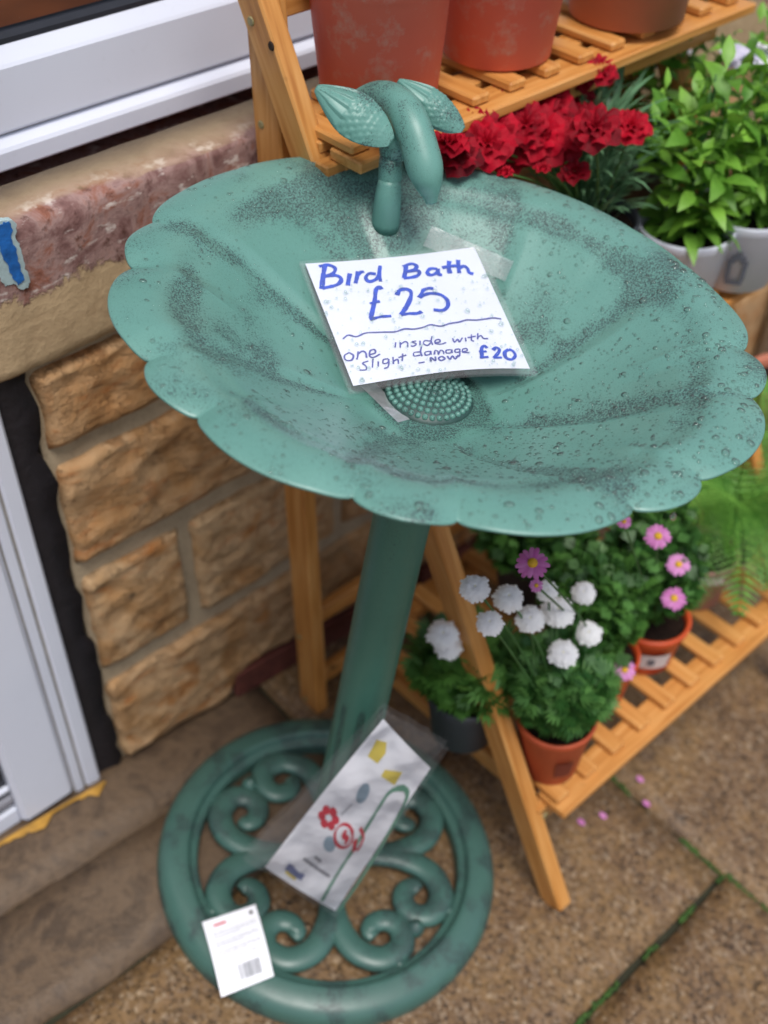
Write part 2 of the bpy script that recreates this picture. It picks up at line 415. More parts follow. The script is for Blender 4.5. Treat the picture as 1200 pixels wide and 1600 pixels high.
MAT['pink'] = leafmat('pink_petal', 'B45AA0', 'D994CC', .5, .2)
MAT['yolk'] = simple('yellow_flower_eye', 'C89A1E', .7, .25, 200)
MAT['cream'] = simple('cream_flower_eye', 'E4DFB8', .7, .1, 200)
MAT['stem'] = simple('green_stem', '3F6A34', .6, .25, 30)
MAT['pred'] = simple('red_print', 'C4203A', .5, .1)
MAT['pyel'] = simple('yellow_print', 'DCC653', .5, .1)
MAT['pblue'] = simple('blue_grey_print', '8CA3B4', .5, .1)
MAT['pgreen'] = simple('green_print', '5B8F78', .5, .1)
MAT['pgrey'] = simple('grey_print', '8B8B94', .5, .1)
MAT['pnavy'] = simple('slate_blue_print', '6C74A0', .5, .1)

# ================================================================== PAVEMENT
pave = mk('pavement', [GP(-30, -40, -.012), GP(40, -40, -.012), GP(40, .6, -.012), GP(-30, .6, -.012)], [(0, 1, 2, 3)], MAT['bed'])
tag(pave, kind='structure')
def slab(poly, mat, name='slab', top=0.0, seed=0, res=.03):
    """paving flag: polygon given as (u0,u1,v0,v1) in pavement coordinates, slightly uneven rounded top"""
    u0, u1, v0, v1 = poly; nu = max(2, min(26, int((u1-u0)/res))); nv = max(2, min(26, int((v1-v0)/res)))
    v = []; f = []
    for i in range(nu+1):
        for j in range(nv+1):
            a = i/nu; b = j/nv; u = u0+(u1-u0)*a; w_ = v0+(v1-v0)*b
            e = min(u-u0, u1-u, w_-v0, v1-w_); h = top + (.0030 if mat is MAT['step'] else .0012)*fbm(u*14+seed, w_*14, seed) - (.004 if e < 1e-6 else 0)
            if e < 1e-6:
                ja = .006 if mat is MAT['step'] else .003; u += ja*fbm(u*20, w_*20, 5+seed); w_ += ja*fbm(u*20, w_*20, 9+seed)
            v.append(GP(u, w_, h))
    for i in range(nu):
        for j in range(nv):
            q = i*(nv+1)+j; f.append((q, q+nv+1, q+nv+2, q+1))
    per = [i*(nv+1) for i in range(nu+1)] + [nu*(nv+1)+j for j in range(1, nv+1)] + [i*(nv+1)+nv for i in range(nu-1, -1, -1)] + [j for j in range(nv-1, 0, -1)]
    b0 = len(v)
    for q in per: v.append(v[q]-N*.025)
    for k in range(len(per)): k2 = (k+1) % len(per); f.append((per[k], b0+k, b0+k2, per[k2]))
    return mk(name, v, f, mat, pave, True)
J = .0046     # half joint
UX, VY = .402, -.336
slab((-.90, UX-J, VY+J, .038), MAT['slab'], seed=1)
slab((.105+J, UX-J, .046, .30), MAT['slab'], seed=41)
slab((-.90, .105-J, .044, .178), MAT['step'], 'slab', .003, seed=5)
slab((-.90, .105-J, .182, .30), MAT['step'], 'slab', .003, seed=6)
slab((UX+J, 1.02-J, -.62+J, .30), MAT['slab'], seed=2)
slab((-.21, UX+.014-J, -.93, VY-J), MAT['slab'], seed=3)
slab((UX+.014+J, 1.02-J, -1.2, -.62-J), MAT['slab'], seed=4, res=.06)
slab((-.90, -.21-2*J, -.66, VY-J), MAT['slab'], seed=7)
s_ = 8
for (u0, u1, v0, v1) in [(1.02+J, 1.64, -.62, .30), (1.65, 2.3, -.62, .3), (2.31, 3.0, -.62, .3), (1.02+J, 1.7, -1.25, -.63), (1.71, 2.4, -1.25, -.63), (-1.5, -.91, -.66, .3), (-2.1, -1.51, -.66, .3),
                         (-.9, -.22, -1.3, -.67), (-1.5, -.91, -1.3, -.67), (-.21, .41, -1.55, -.94), (.43, 1.01, -1.8, -1.21), (-.9, -.22, -1.9, -1.31), (2.41, 3.0, -1.25, -.63)]:
    slab((u0, u1, v0, v1), MAT['slab'], seed=s_, res=.09); s_ += 1
slab((-9, 9, -9, -1.92), MAT['slab'], seed=40, res=.5)
# moss in the joints
def moss_line(a, b, n_, wd=.0028):
    m_ = MB()
    for i in range(n_):
        t = random.random(); u = a[0]+(b[0]-a[0])*t+random.gauss(0, wd*.55); v_ = a[1]+(b[1]-a[1])*t+random.gauss(0, wd*.55)
        if fbm(u*16, v_*16, 2) < -.02: continue
        r = random.uniform(.0012, .0030); P = GP(u, v_, -.007+random.random()*.003)
        vv, ff = lathe([(r, 0), (r*.85, r*.6), (r*.3, r*.95)], P, N, 5); ff.append((10, 11, 12, 13, 14)); m_.add(vv, ff)
    return m_
mm = MB()
for a, b, n_ in (((-.2, VY), (UX, VY), 900), ((UX, .25), (UX, VY), 700), ((UX+.004, VY), (UX+.014, -.66), 700), ((.40, VY), (.41, VY-.01), 120)):
    q = moss_line(a, b, n_); mm.add(q.v, q.f)
tag(mm.build('joint_moss', MAT['moss'], None, True), 'bright green moss growing along the paving joints', 'moss', kind='stuff')
# fallen pink petals
for k, (px, py) in enumerate([(1000, 1218), (1010, 1256), (908, 1285), (942, 1275)]):
    c = onG(px, py, .004); r = .006
    pet = mk('fallen_petal', [c+E1*r*cos(a)*(.6)+E2*r*sin(a)+N*(.001+.001*cos(a)) for a in [i*pi/4 for i in range(8)]], [tuple(range(8))], MAT['pink'])
    tag(pet, 'tiny pink petal fallen on the brown paving in front of the stand', 'petal', 'pink petals fallen on the paving')

# ================================================================== HOUSE WALL
YW = .275
wall = empty('house_wall', (0, YW, 0)); tag(wall, 'tan rock-faced sandstone shop wall with pale mortar joints', 'wall')
def zb(x): return ground_z(x, YW)-.03
mk('mortar', [(-.118, YW+.006, zb(-.118)), (3.2, YW+.006, zb(3.2)), (3.2, YW+.006, .70), (-.118, YW+.006, .70), (-.118, YW+.25, zb(-.118)), (3.2, YW+.25, zb(3.2)), (3.2, YW+.25, .70), (-.118, YW+.25, .70)],
   [(0, 1, 2, 3), (4, 7, 6, 5), (3, 2, 6, 7), (0, 3, 7, 4), (1, 5, 6, 2)], MAT['mortar'], wall)
def block(x0, x1, z0, z1, seed, rough=.0075, bot=None):
    fine = .006 if x0 < .5 else .012; nx = max(4, min(70, int((x1-x0)/fine))); nzz = max(4, min(28, int((z1-z0)/fine)))
    v = []; f = []
    for i in range(nx+1):
        for j in range(nzz+1):
            a = i/nx; b = j/nzz; x = x0+(x1-x0)*a; zz0 = z0 if bot is None else bot(x)
            z = zz0+(z1-zz0)*b; e = min(a, 1-a)*(x1-x0); e2 = min(b, 1-b)*(z1-zz0); ed = min(e, e2)
            y = YW - rough*(.35+.65*(1-2*abs(fbm(x*9+seed*3+z*7, z*15-x*3, seed, 3)))+.20*fbm(x*40, z*60, seed, 3))*sstep(0, .0055, ed) + .007*(1-sstep(0, .0045, ed))
            if ed < 1e-6: x += .004*nz(x*40, z*40, seed); z += .004*nz(x*40, z*40, seed+7)
            v.append((x, min(y, YW+.012), z))
    for i in range(nx):
        for j in range(nzz):
            q = i*(nzz+1)+j; f.append((q, q+nzz+1, q+nzz+2, q+1))
    per = [i*(nzz+1) for i in range(nx+1)] + [nx*(nzz+1)+j for j in range(1, nzz+1)] + [i*(nzz+1)+nzz for i in range(nx-1, -1, -1)] + [j for j in range(nzz-1, 0, -1)]
    b0 = len(v)
    for q in per: v.append((v[q][0], YW+.05, v[q][2]))
    for k in range(len(per)): k2 = (k+1) % len(per); f.append((per[k], b0+k, b0+k2, per[k2]))
    return mk('stone', v, f, MAT['stone'], wall, True)
courses = [(.557, .652, [-.119, .37, .72, 1.15, 1.6, 2.1, 2.7, 3.2]), (.396, .533, [-.119, .22, .60, .93, 1.4, 1.9, 2.4, 2.9, 3.2]),
           (.214, .369, [-.119, .026, .262, .58, .9, 1.35, 1.8, 2.3, 2.8, 3.2]), (None, .186, [-.119, .33, .75, 1.2, 1.75, 2.3, 2.9, 3.2])]
s_ = 1
for z0, z1, xs in courses:
    for a, b in zip(xs[:-1], xs[1:]):
        if z0 is None:
            bot = lambda x: (ground_z(x, YW)+.004 if x < .04 else ground_z(x, YW)+.004+.05*sstep(.04, .10, x))
            block(a+.006, b-.006, 0, z1, s_, .0075, bot)
        else: block(a+.008, b-.009, z0, z1, s_)
        s_ += 1
# low course of dark red bricks at the foot of the wall
for k in range(11):
    x0 = .066+k*.118
    for r_ in range(1):
        g = ground_z(x0+.05, YW); v, f = box((x0+.055, YW+.006, g+.022), (.054, 0, -.006), (0, .012, 0), (.002, 0, .024), .002)
        mk('brick', v, f, MAT['brick'], wall)
# black painted strip down the door side
mb = MB(); nn = 40
v = []; f = []
for j in range(nn+1):
    z = zb(-.14)+(.668-zb(-.14))*j/nn; xr = -.120+.010*fbm(z*22, 1, 3)+.004*nz(z*90)
    for x, y in ((-.160, YW+.05), (-.160, YW+.001), (-.140, YW-.001), (xr, YW-.004+.004*nz(z*30)), (xr+.003, YW+.02)): v.append((x, y, z))
for j in range(nn):
    for i in range(4): q = j*5+i; f.append((q, q+1, q+6, q+5))
mk('black_strip', v, f, MAT['black'], wall, True)
# dark shadow groove and bed under the sill
YS = .2635
nx = 150; prof = [(YW+.03, .664), (YS+.006, .664), (YS+.001, .668), (YS, .676), (YS, .70), (YS-.001, .73), (YS, .76), (YS, .79), (YS+.001, .803), (YS+.004, .808), (YS+.02, .811), (.325, .814), (.330, .790), (.40, .790)]
v = []; f = []
for i in range(nx+1):
    x = -.150+(3.33)*(i/nx)**1.6
    for j, (y, z) in enumerate(prof):
        k = 1 if 1 <= j <= 9 else .2
        v.append((x, y+k*(.0035*fbm(x*20, z*30, 4)), z+k*.004*fbm(x*14, j*.4, 8)+(-.006*sstep(-.11, -.15, x) if j in (8, 9, 10) else 0)))
m_ = len(prof)
for i in range(nx):
    for j in range(m_-1): q = i*m_+j; f.append((q, q+m_, q+m_+1, q+1))
f.append(tuple(range(m_)))
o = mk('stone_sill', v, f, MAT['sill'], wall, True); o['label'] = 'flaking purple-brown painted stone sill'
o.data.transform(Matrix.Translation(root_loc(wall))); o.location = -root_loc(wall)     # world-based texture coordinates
# flakes of blue paint at the sill end
def flake(px, mat, lift, name):
    q = []
    for k in range(len(px)):
        (x0, y0), (x1, y1) = px[k], px[(k+1) % len(px)]
        for i in range(4): q.append((x0+(x1-x0)*i/4+random.uniform(-1.8, 1.8), y0+(y1-y0)*i/4+random.uniform(-1.8, 1.8)))
    px = q; pts = [onY(a, b, YS-lift) for a, b in px]; c = sum(pts, Vector())/len(pts)
    v = pts+[p+Vector((0, .004+lift, 0)) for p in pts]; n_ = len(pts)
    return mk(name, v, [tuple(range(n_))]+[(i, n_+i, n_+(i+1) % n_, (i+1) % n_) for i in range(n_)], mat, o)
flake([(2, 346), (20, 343), (27, 352), (25, 368), (31, 385), (35, 402), (40, 420), (47, 440), (44, 451), (33, 452), (20, 443), (8, 447), (0, 436), (-14, 420), (-12, 360)], MAT['palepaint'], .0030, 'paint_flake')
flake([(0, 350), (14, 347), (20, 356), (18, 372), (25, 390), (31, 412), (37, 437), (30, 446), (18, 430), (12, 412), (5, 404), (0, 385), (-8, 366)], MAT['bluepaint'], .0038, 'paint_flake')

# ---------------- window above the sill
win = empty('shop_window', (0, .36, .82)); tag(win, 'white plastic framed shop window above the flaking stone sill', 'window')
def extr(prof, x0, x1, mat, name, parent, caps=True):
    m_ = len(prof); v = [(x0, y, z) for y, z in prof]+[(x1, y, z) for y, z in prof]
    f = [(i, m_+i, m_+(i+1) % m_, (i+1) % m_) for i in range(m_)]
    if caps: f += [tuple(range(m_-1, -1, -1)), tuple(range(m_, 2*m_))]
    return mk(name, v, f, mat, parent)
extr([(.352, .812), (.3505, .814), (.350, .829), (.352, .8325), (.364, .8385), (.372, .8385), (.372, .812)], -.9, 2.2, MAT['upvc'], 'sill_lip', win)
extr([(.3605, .8415), (.359, .844), (.359, .897), (.361, .900), (.3715, .9115), (.378, .912), (.398, .912), (.398, .8415)], -.9, 2.2, MAT['upvc'], 'window_frame', win)
extr([(.365, .8385), (.365, .8415), (.38, .8415), (.38, .8385)], -.9, 2.2, MAT['groove'], 'frame_groove', win)
extr([(.3725, .912), (.3725, .9165), (.380, .9195), (.39, .9195), (.39, .912)], -.9, 2.2, MAT['gasket'], 'gasket', win)
gl_ = mk('glass_pane', [(-.9, .384, .915), (2.2, .384, .915), (2.2, .384, 2.0), (-.9, .384, 2.0)], [(0, 1, 2, 3)], MAT['glass'], win)
extr([(.402, .80), (.402, .908), (.95, .908), (.95, .80)], -.9, 2.2, MAT['board'], 'inner_window_board', win)
mk('room_wall', [(-.9, 1.9, .2), (2.2, 1.9, .2), (2.2, 1.9, 2.1), (-.9, 1.9, 2.1), (-.9, .8, .2), (2.2, .8, .2)], [(0, 1, 2, 3), (4, 5, 1, 0)], MAT['room'], win)
for x in (-.86, .95, 2.16): extr([(.357, .9), (.357, 2.0), (.42, 2.0), (.42, .9)], x-.035, x+.035, MAT['upvc'], 'mullion', win)
extr([(.357, 2.0), (.357, 2.06), (.42, 2.06), (.42, 2.0)], -.9, 2.2, MAT['upvc'], 'head_frame', win)
# upper masonry left and right of the window so the place does not stop at the frame
for x0, x1 in ((2.2, 3.2),):
    v, f = box(((x0+x1)/2, YW+.08, 1.45), ((x1-x0)/2, 0, 0), (0, .08, 0), (0, 0, .63)); mk('upper_masonry', v, f, MAT['mortar'], wall)
v, f = box((1.15, YW+.1, 2.2), (2.05, 0, 0), (0, .12, 0), (0, 0, .14)); mk('lintel', v, f, MAT['stone'], wall)

# ---------------- white door beside the wall
YD = .266
door = empty('shop_door', (-.5, YD, ground_z(-.3, YD))); tag(door, 'white plastic shop door frame beside the black painted strip', 'door')
zt = ground_z(-.3, YD)
def vert(x0, x1, y0, y1, z0, z1, mat, name, parent, bev=.002):
    v, f = box(((x0+x1)/2, (y0+y1)/2, (z0+z1)/2), ((x1-x0)/2, 0, 0), (0, (y1-y0)/2, 0), (0, 0, (z1-z0)/2), bev); return mk(name, v, f, mat, parent)
vert(-.173, -.153, YD, YD+.06, .030, 2.0, MAT['upvc'], 'frame_post', door, .003)
vert(-.1765, -.173, YD+.003, YD+.05, .030, 2.0, MAT['groove'], 'frame_groove', door, 0)
vert(-.1880, -.1765, YD+.0005, YD+.06, .031, 2.0, MAT['upvc'], 'frame_bead', door, .002)
vert(-.1915, -.1880, YD+.003, YD+.05, .031, 2.0, MAT['groove'], 'frame_groove', door, 0)
vert(-.262, -.1915, YD-.006, YD+.055, .056, 2.0, MAT['upvc'], 'door_stile', door, .006)
vert(-1.05, -.2, YD+.006, YD+.05, .046, .0562, MAT['gasket'], 'door_gap_strip', door, 0)  # dark strip filling the gap below the door leaf
vert(-1.05, -.98, YD-.005, YD+.055, .056, 2.0, MAT['upvc'], 'door_stile', door, .006)
vert(-.98, -.262, YD+.012, YD+.03, .085, 1.95, MAT['gasket'], 'door_glass', door, 0)
for k, (z0, z1) in enumerate(((.056, .083), (.094, .106), (.118, .124))):  # bottom band, then two pale stripes across the dark door glass
    vert(-.979, -.2625, YD+.003+.001*k, YD+.012, z0, z1, MAT['upvc'] if k != 1 else MAT['pgrey'], 'door_band', door, .001)
vert(-1.12, -1.06, YD, YD+.06, .03, 2.0, MAT['upvc'], 'frame_post', door, .003)
vert(-1.12, -.153, YD, YD+.06, 2.0, 2.06, MAT['upvc'], 'frame_head', door, .003)
# threshold follows the pavement slope a little
v = []
pr = [(YD+.06, -.03), (YD-.010, -.03), (YD-.012, .010), (YD-.006, .018), (YD+.004, .026), (YD+.06, .028)]
for x in (-1.12, -.1535):
    for y, z in pr: v.append((x, y, z+.012+(ground_z(x, YD)-ground_z(-.1535, YD))*.30))
mk('threshold', v, [(i, 6+i, 6+(i+1) % 6, (i+1) % 6) for i in range(6)]+[tuple(range(5, -1, -1)), tuple(range(6, 12))], MAT['upvc'], door)
mb = MB(); va = []; ff = []
for i in range(90):
    x = -.153-.40*i/89; wd = max(.0003, .0065*(.35+fbm(x*26, 3, 3)*1.3+.5*nz(x*90)))
    z = ground_z(x, YD-.014)+.0085
    va += [(x, YD-.0115, z+.003), (x, YD-.0125-wd*.6, z+.002), (x, YD-.0125-wd*1.6, z-.0005)]
for i in range(89):
    for q in range(2): ff.append((i*3+q, i*3+q+1, i*3+q+4, i*3+q+3))
mb.add(va, ff); mb.build('sealant_bead', MAT['yellow'], door, True)
v, f = box((-1.9, YW+.1, .9), (.78, 0, 0), (0, .1, 0), (0, 0, 1.3)); mk('side_masonry', v, f, MAT['mortar'], wall)
# white downpipe further along the wall
dp = empty('downpipe', (1.33, YW-.04, ground_z(1.33, YW-.04))); tag(dp, 'white plastic downpipe on the wall beyond the plant stand', 'downpipe')
v, f = tube([(1.33, YW-.04, ground_z(1.33, YW-.04)), (1.33, YW-.04, 2.3)], [.034, .034], 20); mk('pipe', v, f, MAT['upvc'], dp, True)
for z in (.3, 1.0, 1.8):
    v, f = tube([(1.33, YW-.04, z), (1.33, YW-.04, z+.03)], [.039, .039], 20); mk('pipe_bracket', v, f, MAT['upvc'], dp, True)

# ================================================================== PLANT STAND
stand = empty('plant_stand', (.42, 0, ground_z(.42, 0))); tag(stand, 'three tier folding pine plant stand against the stone wall', 'plant stand')
ZT, ZM, ZL = .850, .565, .135          # slat tops
YT, YM, YL = .108, -.013, -.197        # front edges
XA, XB = .155, .735
def fl(t, dx=0.0):   # front leg centre line, t = 0 foot .. 1 top
    return Vector((.190-.040*t+dx, -.212+.452*t, ground_z(.19+dx, -.212)+.012+(.955-(ground_z(.19, -.212)+.012))*t))
LEGW = Vector((0, .452, .98)).normalized(); legside = LEGW.cross(Vector((1, 0, 0))).normalized()
for dx in (0, .560):
    p, q = fl(-.012, dx), fl(1.06, dx)
    wood_piece('front_leg', p, q, Vector((.0105, 0, 0)), legside*.0165, stand, .002)
for dx in (0, .545):
    r0 = Vector((.146+dx, .200, ground_z(.146+dx, .200)-.001)); r1 = Vector((.165+dx, .2450, .99))
    wood_piece('rear_leg', r0, r1, Vector((.0095, 0, 0)), Vector((0, .0195, 0)), stand, .002)
for z, y in ((.935, .245), (.16, .213), (.045, .205), (.5, .228)):
    wood_piece('rear_rail', (.165, y, z), (.70, y, z), Vector((0, .007, 0)), Vector((0, 0, .013)), stand)
def shelf(zt, yf, yb, n_slat, name):
    X0, X1 = XA+(.02 if zt < .4 else 0)+(.012 if .4 < zt < .6 else 0), XB
    if zt < .4: X0 = .200
    th = .0055
    wood_piece('front_board', (X0, yf+.021, zt-2.9*th), (X1+.02, yf+.021, zt-2.9*th), Vector((0, .021, 0)), Vector((0, 0, th)), stand)
    wood_piece('back_board', (X0, yb-.018, zt-2.9*th), (X1, yb-.018, zt-2.9*th), Vector((0, .016, 0)), Vector((0, 0, th)), stand)
    wood_piece('middle_board', (X0, (yf+yb)/2, zt-2.9*th), (X1, (yf+yb)/2, zt-2.9*th), Vector((0, .014, 0)), Vector((0, 0, th)), stand)
    # apron under the front board, bolted to the legs
    ya = yf+.036 if zt < .4 else yf+.040
    wood_piece('shelf_apron', (X0-.012, ya, zt-4*th-.016), (X1, ya, zt-4*th-.016), Vector((0, .009, 0)), Vector((0, 0, .0165)), stand)
    c = Vector((X0-.002, ya-.0105, zt-4*th-.016)); v, f = lathe([(.0, .002), (.005, .002), (.0055, 0)], c, Vector((0, -1, 0)), 12); mk('bolt', v, f, MAT['screw'], stand)
    for k in range(n_slat):
        x = X0+.014+(X1-X0-.02)*k/(n_slat-1)
        wood_piece('slat', (x, yf+.014, zt-th*.9), (x, yb-.004, zt-th*.9), Vector((.0115, 0, 0)), Vector((0, 0, th*.9)), stand, .0022)
shelf(ZT, YT, .245, 12, 'top'); shelf(ZM, YM, .225, 11, 'mid'); shelf(ZL, YL, .185, 11, 'low')
# side bearers
for x in (.170, .722):
    wood_piece('side_bearer', (x, YT+.03, ZT-.035), (x, .235, ZT-.035), Vector((.007, 0, 0)), Vector((0, 0, .012)), stand)
    wood_piece('side_bearer', (x+.014, YM+.04, ZM-.035), (x+.014, .215, ZM-.035), Vector((.007, 0, 0)), Vector((0, 0, .012)), stand)
    wood_piece('side_bearer', (x+.036, YL+.05, ZL-.035), (x+.036, .18, ZL-.035), Vector((.007, 0, 0)), Vector((0, 0, .012)), stand)
# screws on the legs' outer faces
def screw(P, r, mat):
    v, f = lathe([(0, .0012), (r*.8, .0012), (r, 0)], P, Vector((-1, 0, 0)), 12); mk('screw', v, f, mat, stand)
def on_front(px, py):
    # outer side face of the front leg: x = .19-.04t-.0105
    P = onX(px, py, .145)
    for _ in range(6):
        t = (P.z-fl(0).z)/(fl(1).z-fl(0).z); P = onX(px, py, .190-.040*t-.0107)
    return P
screw(on_front(424, 72), .0042, MAT['hole']); screw(on_front(392, 33), .0045, MAT['screw'])
for (px, py) in ((408, 195), (468, 995), (477, 1092)):
    P = onX(px, py, .16)
    for _ in range(6):
        t = P.z/.99; P = onX(px, py, .146+.019*t-.0097)
    screw(P, .0042, MAT['screw'])
# ================================================================== POTS AND PLANTS
class Tone:
    """mesh builder that also stores a brightness 'tone' per vertex"""
    def __init__(s): s.v = []; s.f = []; s.t = []
    def add(s, v, f, tone=0):
        b = len(s.v); s.v += [Vector(p) for p in v]; s.f += [tuple(i+b for i in q) for q in f]; s.t += [tone]*len(v)
    def mesh(s, name, mat, off=Vector((0, 0, 0)), smooth=True):
        me = bpy.data.meshes.new(name); me.from_pydata([tuple(p-off) for p in s.v], [], s.f); me.materials.append(mat)
        a = me.attributes.new('tone', 'FLOAT', 'POINT'); a.data.foreach_set('value', s.t)
        if smooth: me.polygons.foreach_set('use_smooth', [True]*len(me.polygons))
        return me
    def build(s, name, mat, parent, smooth=True):
        me = s.mesh(name, mat, root_loc(parent), smooth); o = bpy.data.objects.new(name, me); COL.objects.link(o); o.parent = parent; return o
def pot(root, c, rt, rb, h, mat, rim=.0, soil=True, mb_soil=.88, lip=.012, name='pot'):
    c = Vector(c); t = .0018
    prof = [(0, .002), (rb*.9, .0), (rb, .003), (rb+(rt-rb)*.80, h-lip-.004)]
    r1 = rb+(rt-rb)*.82
    prof += [(r1+rim, h-lip), (rt+rim, h-.002), (rt+rim-.001, h), (rt-t, h), (rt-t-.002, h-.01), (rb-t, .004), (0, .004)]
    v, f = lathe(prof, c, Vector((0, 0, 1)), 44); o = mk(name, v, f, mat, root, True)
    if soil:
        m_ = MB(); n_ = 28; rr = rb+(rt-rb)*mb_soil-.003; hz = h*mb_soil; vv = [c+Vector((0, 0, hz+.002))]
        for q in range(1, 5):
            for k in range(n_):
                a = 2*pi*k/n_; r = rr*q/4; vv.append(c+Vector((r*cos(a), r*sin(a), hz+.003*fbm(r*cos(a)*60, r*sin(a)*60, c.x*9)))) 
        ff = [(0, 1+k, 1+(k+1) % n_) for k in range(n_)]
        for q in range(3):
            for k in range(n_): ff.append((1+q*n_+k, 1+(q+1)*n_+k, 1+(q+1)*n_+(k+1) % n_, 1+q*n_+(k+1) % n_))
        mk('soil', vv, ff, MAT['soil'], root, True)
    return o
def leaf_geo(L, W, bend=.4, fold=.25, segs=6, tipp=1.0, stalk=.12):
    v = []; f = []; p = Vector((0, 0, 0)); ang = 0
    for i in range(segs+1):
        t = i/segs; ww = W*(sin(pi*min(1, max(0, (t-stalk)/(1-stalk)))**.75)**tipp if t > stalk else .06)+W*.04
        if i == segs: ww = W*.02
        a = bend*t; side = Vector((0, 1, 0)); up = Vector((-sin(a), 0, cos(a)))
        v += [p+side*ww+up*ww*fold, p, p-side*ww+up*ww*fold]
        p = p+Vector((cos(a), 0, sin(a)))*(L/segs) if bend < 0 else p+Vector((cos(a), 0, -sin(a)))*(L/segs)
    for i in range(segs):
        q = i*3; f += [(q, q+3, q+4, q+1), (q+1, q+4, q+5, q+2)]
    return v, f
def orient(P, d, up=Vector((0, 0, 1)), roll=0, s=1):
    x = Vector(d).normalized(); z = up-x*up.dot(x)
    if z.length < 1e-3: z = Vector((1, 0, 0))-x*x.x
    z.normalize(); y = z.cross(x); m = Matrix((x, y, z)).transposed().to_4x4()
    return Matrix.Translation(Vector(P)) @ m @ Matrix.Rotation(roll, 4, 'X') @ Matrix.Scale(s, 4)
# ---- flower meshes (local +Z is the flower's face)
def daisy_mesh(name, R, n_, layers, mat, eye=.2, cup=.2, wide=.9, seed=1):
    rnd = random.Random(seed); T = Tone()
    for l in range(layers):
        rr = R*(1-.22*l); m_ = max(7, int(n_*(1-.12*l)))
        for k in range(m_):
            a = 2*pi*(k+.5*(l % 2)+rnd.uniform(-.15, .15))/m_; el = cup+(.38 if layers < 4 else .24)*l+rnd.uniform(-.12, .12); L = rr*rnd.uniform(.86, 1.05); ww = pi*rr/m_*wide
            ca, sa = cos(a), sin(a); v = []
            for t, wf, dz in ((.1, .35, 0), (.45, .9, .0), (.8, 1, -.10), (1, .5, -.22)):
                r = L*t; h = r*sin(el)+L*dz*(1-.5*cup)+.0006*l
                for s in (-1, 0, 1): v.append(Vector((ca*r*cos(el)-sa*s*ww*wf, sa*r*cos(el)+ca*s*ww*wf, h+(0 if s else .0008))))
            f = []
            for i in range(3):
                for s in range(2): q = i*3+s; f.append((q, q+3, q+4, q+1))
            T.add(v, f, rnd.uniform(-.12, .18)-.05*l)
    return T.mesh(name, mat)
def eye_mesh(name, r, mat):
    v, f = lathe([(r, 0), (r*.85, r*.35), (r*.45, r*.6), (.0001, r*.68)], (0, 0, 0), Vector((0, 0, 1)), 12)
    me = bpy.data.meshes.new(name); me.from_pydata([tuple(p) for p in v], [], f); me.materials.append(mat)
    me.polygons.foreach_set('use_smooth', [True]*len(me.polygons)); return me
def ruffle_mesh(name, R, mat, seed):
    rnd = random.Random(seed); T = Tone()
    for l in range(5):
        el = .15+.30*l; rr = R*(1-.11*l); ph = rnd.uniform(0, 6); n_ = 30; fr = rnd.choice((7, 8, 9)); v = []; f = []
        for i in range(5):
            t = (i+.4)/4.4
            for k in range(n_):
                a = 2*pi*k/n_; lobe = 1+.10*sin(a*5+ph)+.05*sin(a*13+l); r = rr*t*lobe
                h = r*sin(el)+R*.16*t*t*sin(a*fr+ph)+R*.03*t*sin(a*15+ph*2)-.22*R*t**3
                v.append(Vector((r*cos(el)*cos(a), r*cos(el)*sin(a), h)))
        for i in range(4):
            for k in range(n_): k2 = (k+1) % n_; f.append((i*n_+k, i*n_+k2, (i+1)*n_+k2, (i+1)*n_+k))
        T.add(v, f, rnd.uniform(-.2, .15))
    return T.mesh(name, mat)
F_white = [daisy_mesh('white_flower', .0175, 22, 4, MAT['white'], cup=-.08, wide=1.15, seed=s) for s in (1, 2)]
F_pink = daisy_mesh('pink_flower', .0165, 15, 1, MAT['pink'], cup=.12, wide=.8, seed=4)
F_lilac = daisy_mesh('lilac_flower', .024, 15, 1, MAT['lilac'], cup=.1, wide=.7, seed=5)
F_red = [ruffle_mesh('carnation_flower', .024, MAT['red'], s) for s in (1, 2, 3)]
EYE_w = eye_mesh('flower_eye', .0032, MAT['cream']); EYE_p = eye_mesh('flower_eye', .0052, MAT['yolk']); EYE_d = eye_mesh('flower_eye', .0055, MAT['pnavy'])
def flower(root, me, P, d, s, eye=None, name='flower', stem_from=None, stemmat='stem'):
    mw = orient(P, d) @ Matrix.Rotation(pi/2, 4, 'Y') @ Matrix.Rotation(random.uniform(0, 6), 4, 'Z') @ Matrix.Scale(s, 4)
    # local +Z -> d
    zax = Vector(d).normalized(); q = zax.to_track_quat('Z', 'Y'); mw = Matrix.Translation(Vector(P)) @ q.to_matrix().to_4x4() @ Matrix.Rotation(random.uniform(0, 6), 4, 'Z') @ Matrix.Scale(s, 4)
    o = inst(name, me, root, mw)
    if eye:
        e = bpy.data.objects.new('flower_eye', eye); COL.objects.link(e); e.parent = o; e.location = (0, 0, .0012)
    if stem_from is not None:
        a = Vector(stem_from); b = Vector(P)-zax*.001; mid = (a+b)/2+Vector((random.uniform(-.01, .01), random.uniform(-.01, .01), .012))
        pts = catmull([a, mid, b], 4); v, f = tube(pts, [.0012]*len(pts), 5); mk('flower_stem', v, f, MAT[stemmat], root, True)
    return o
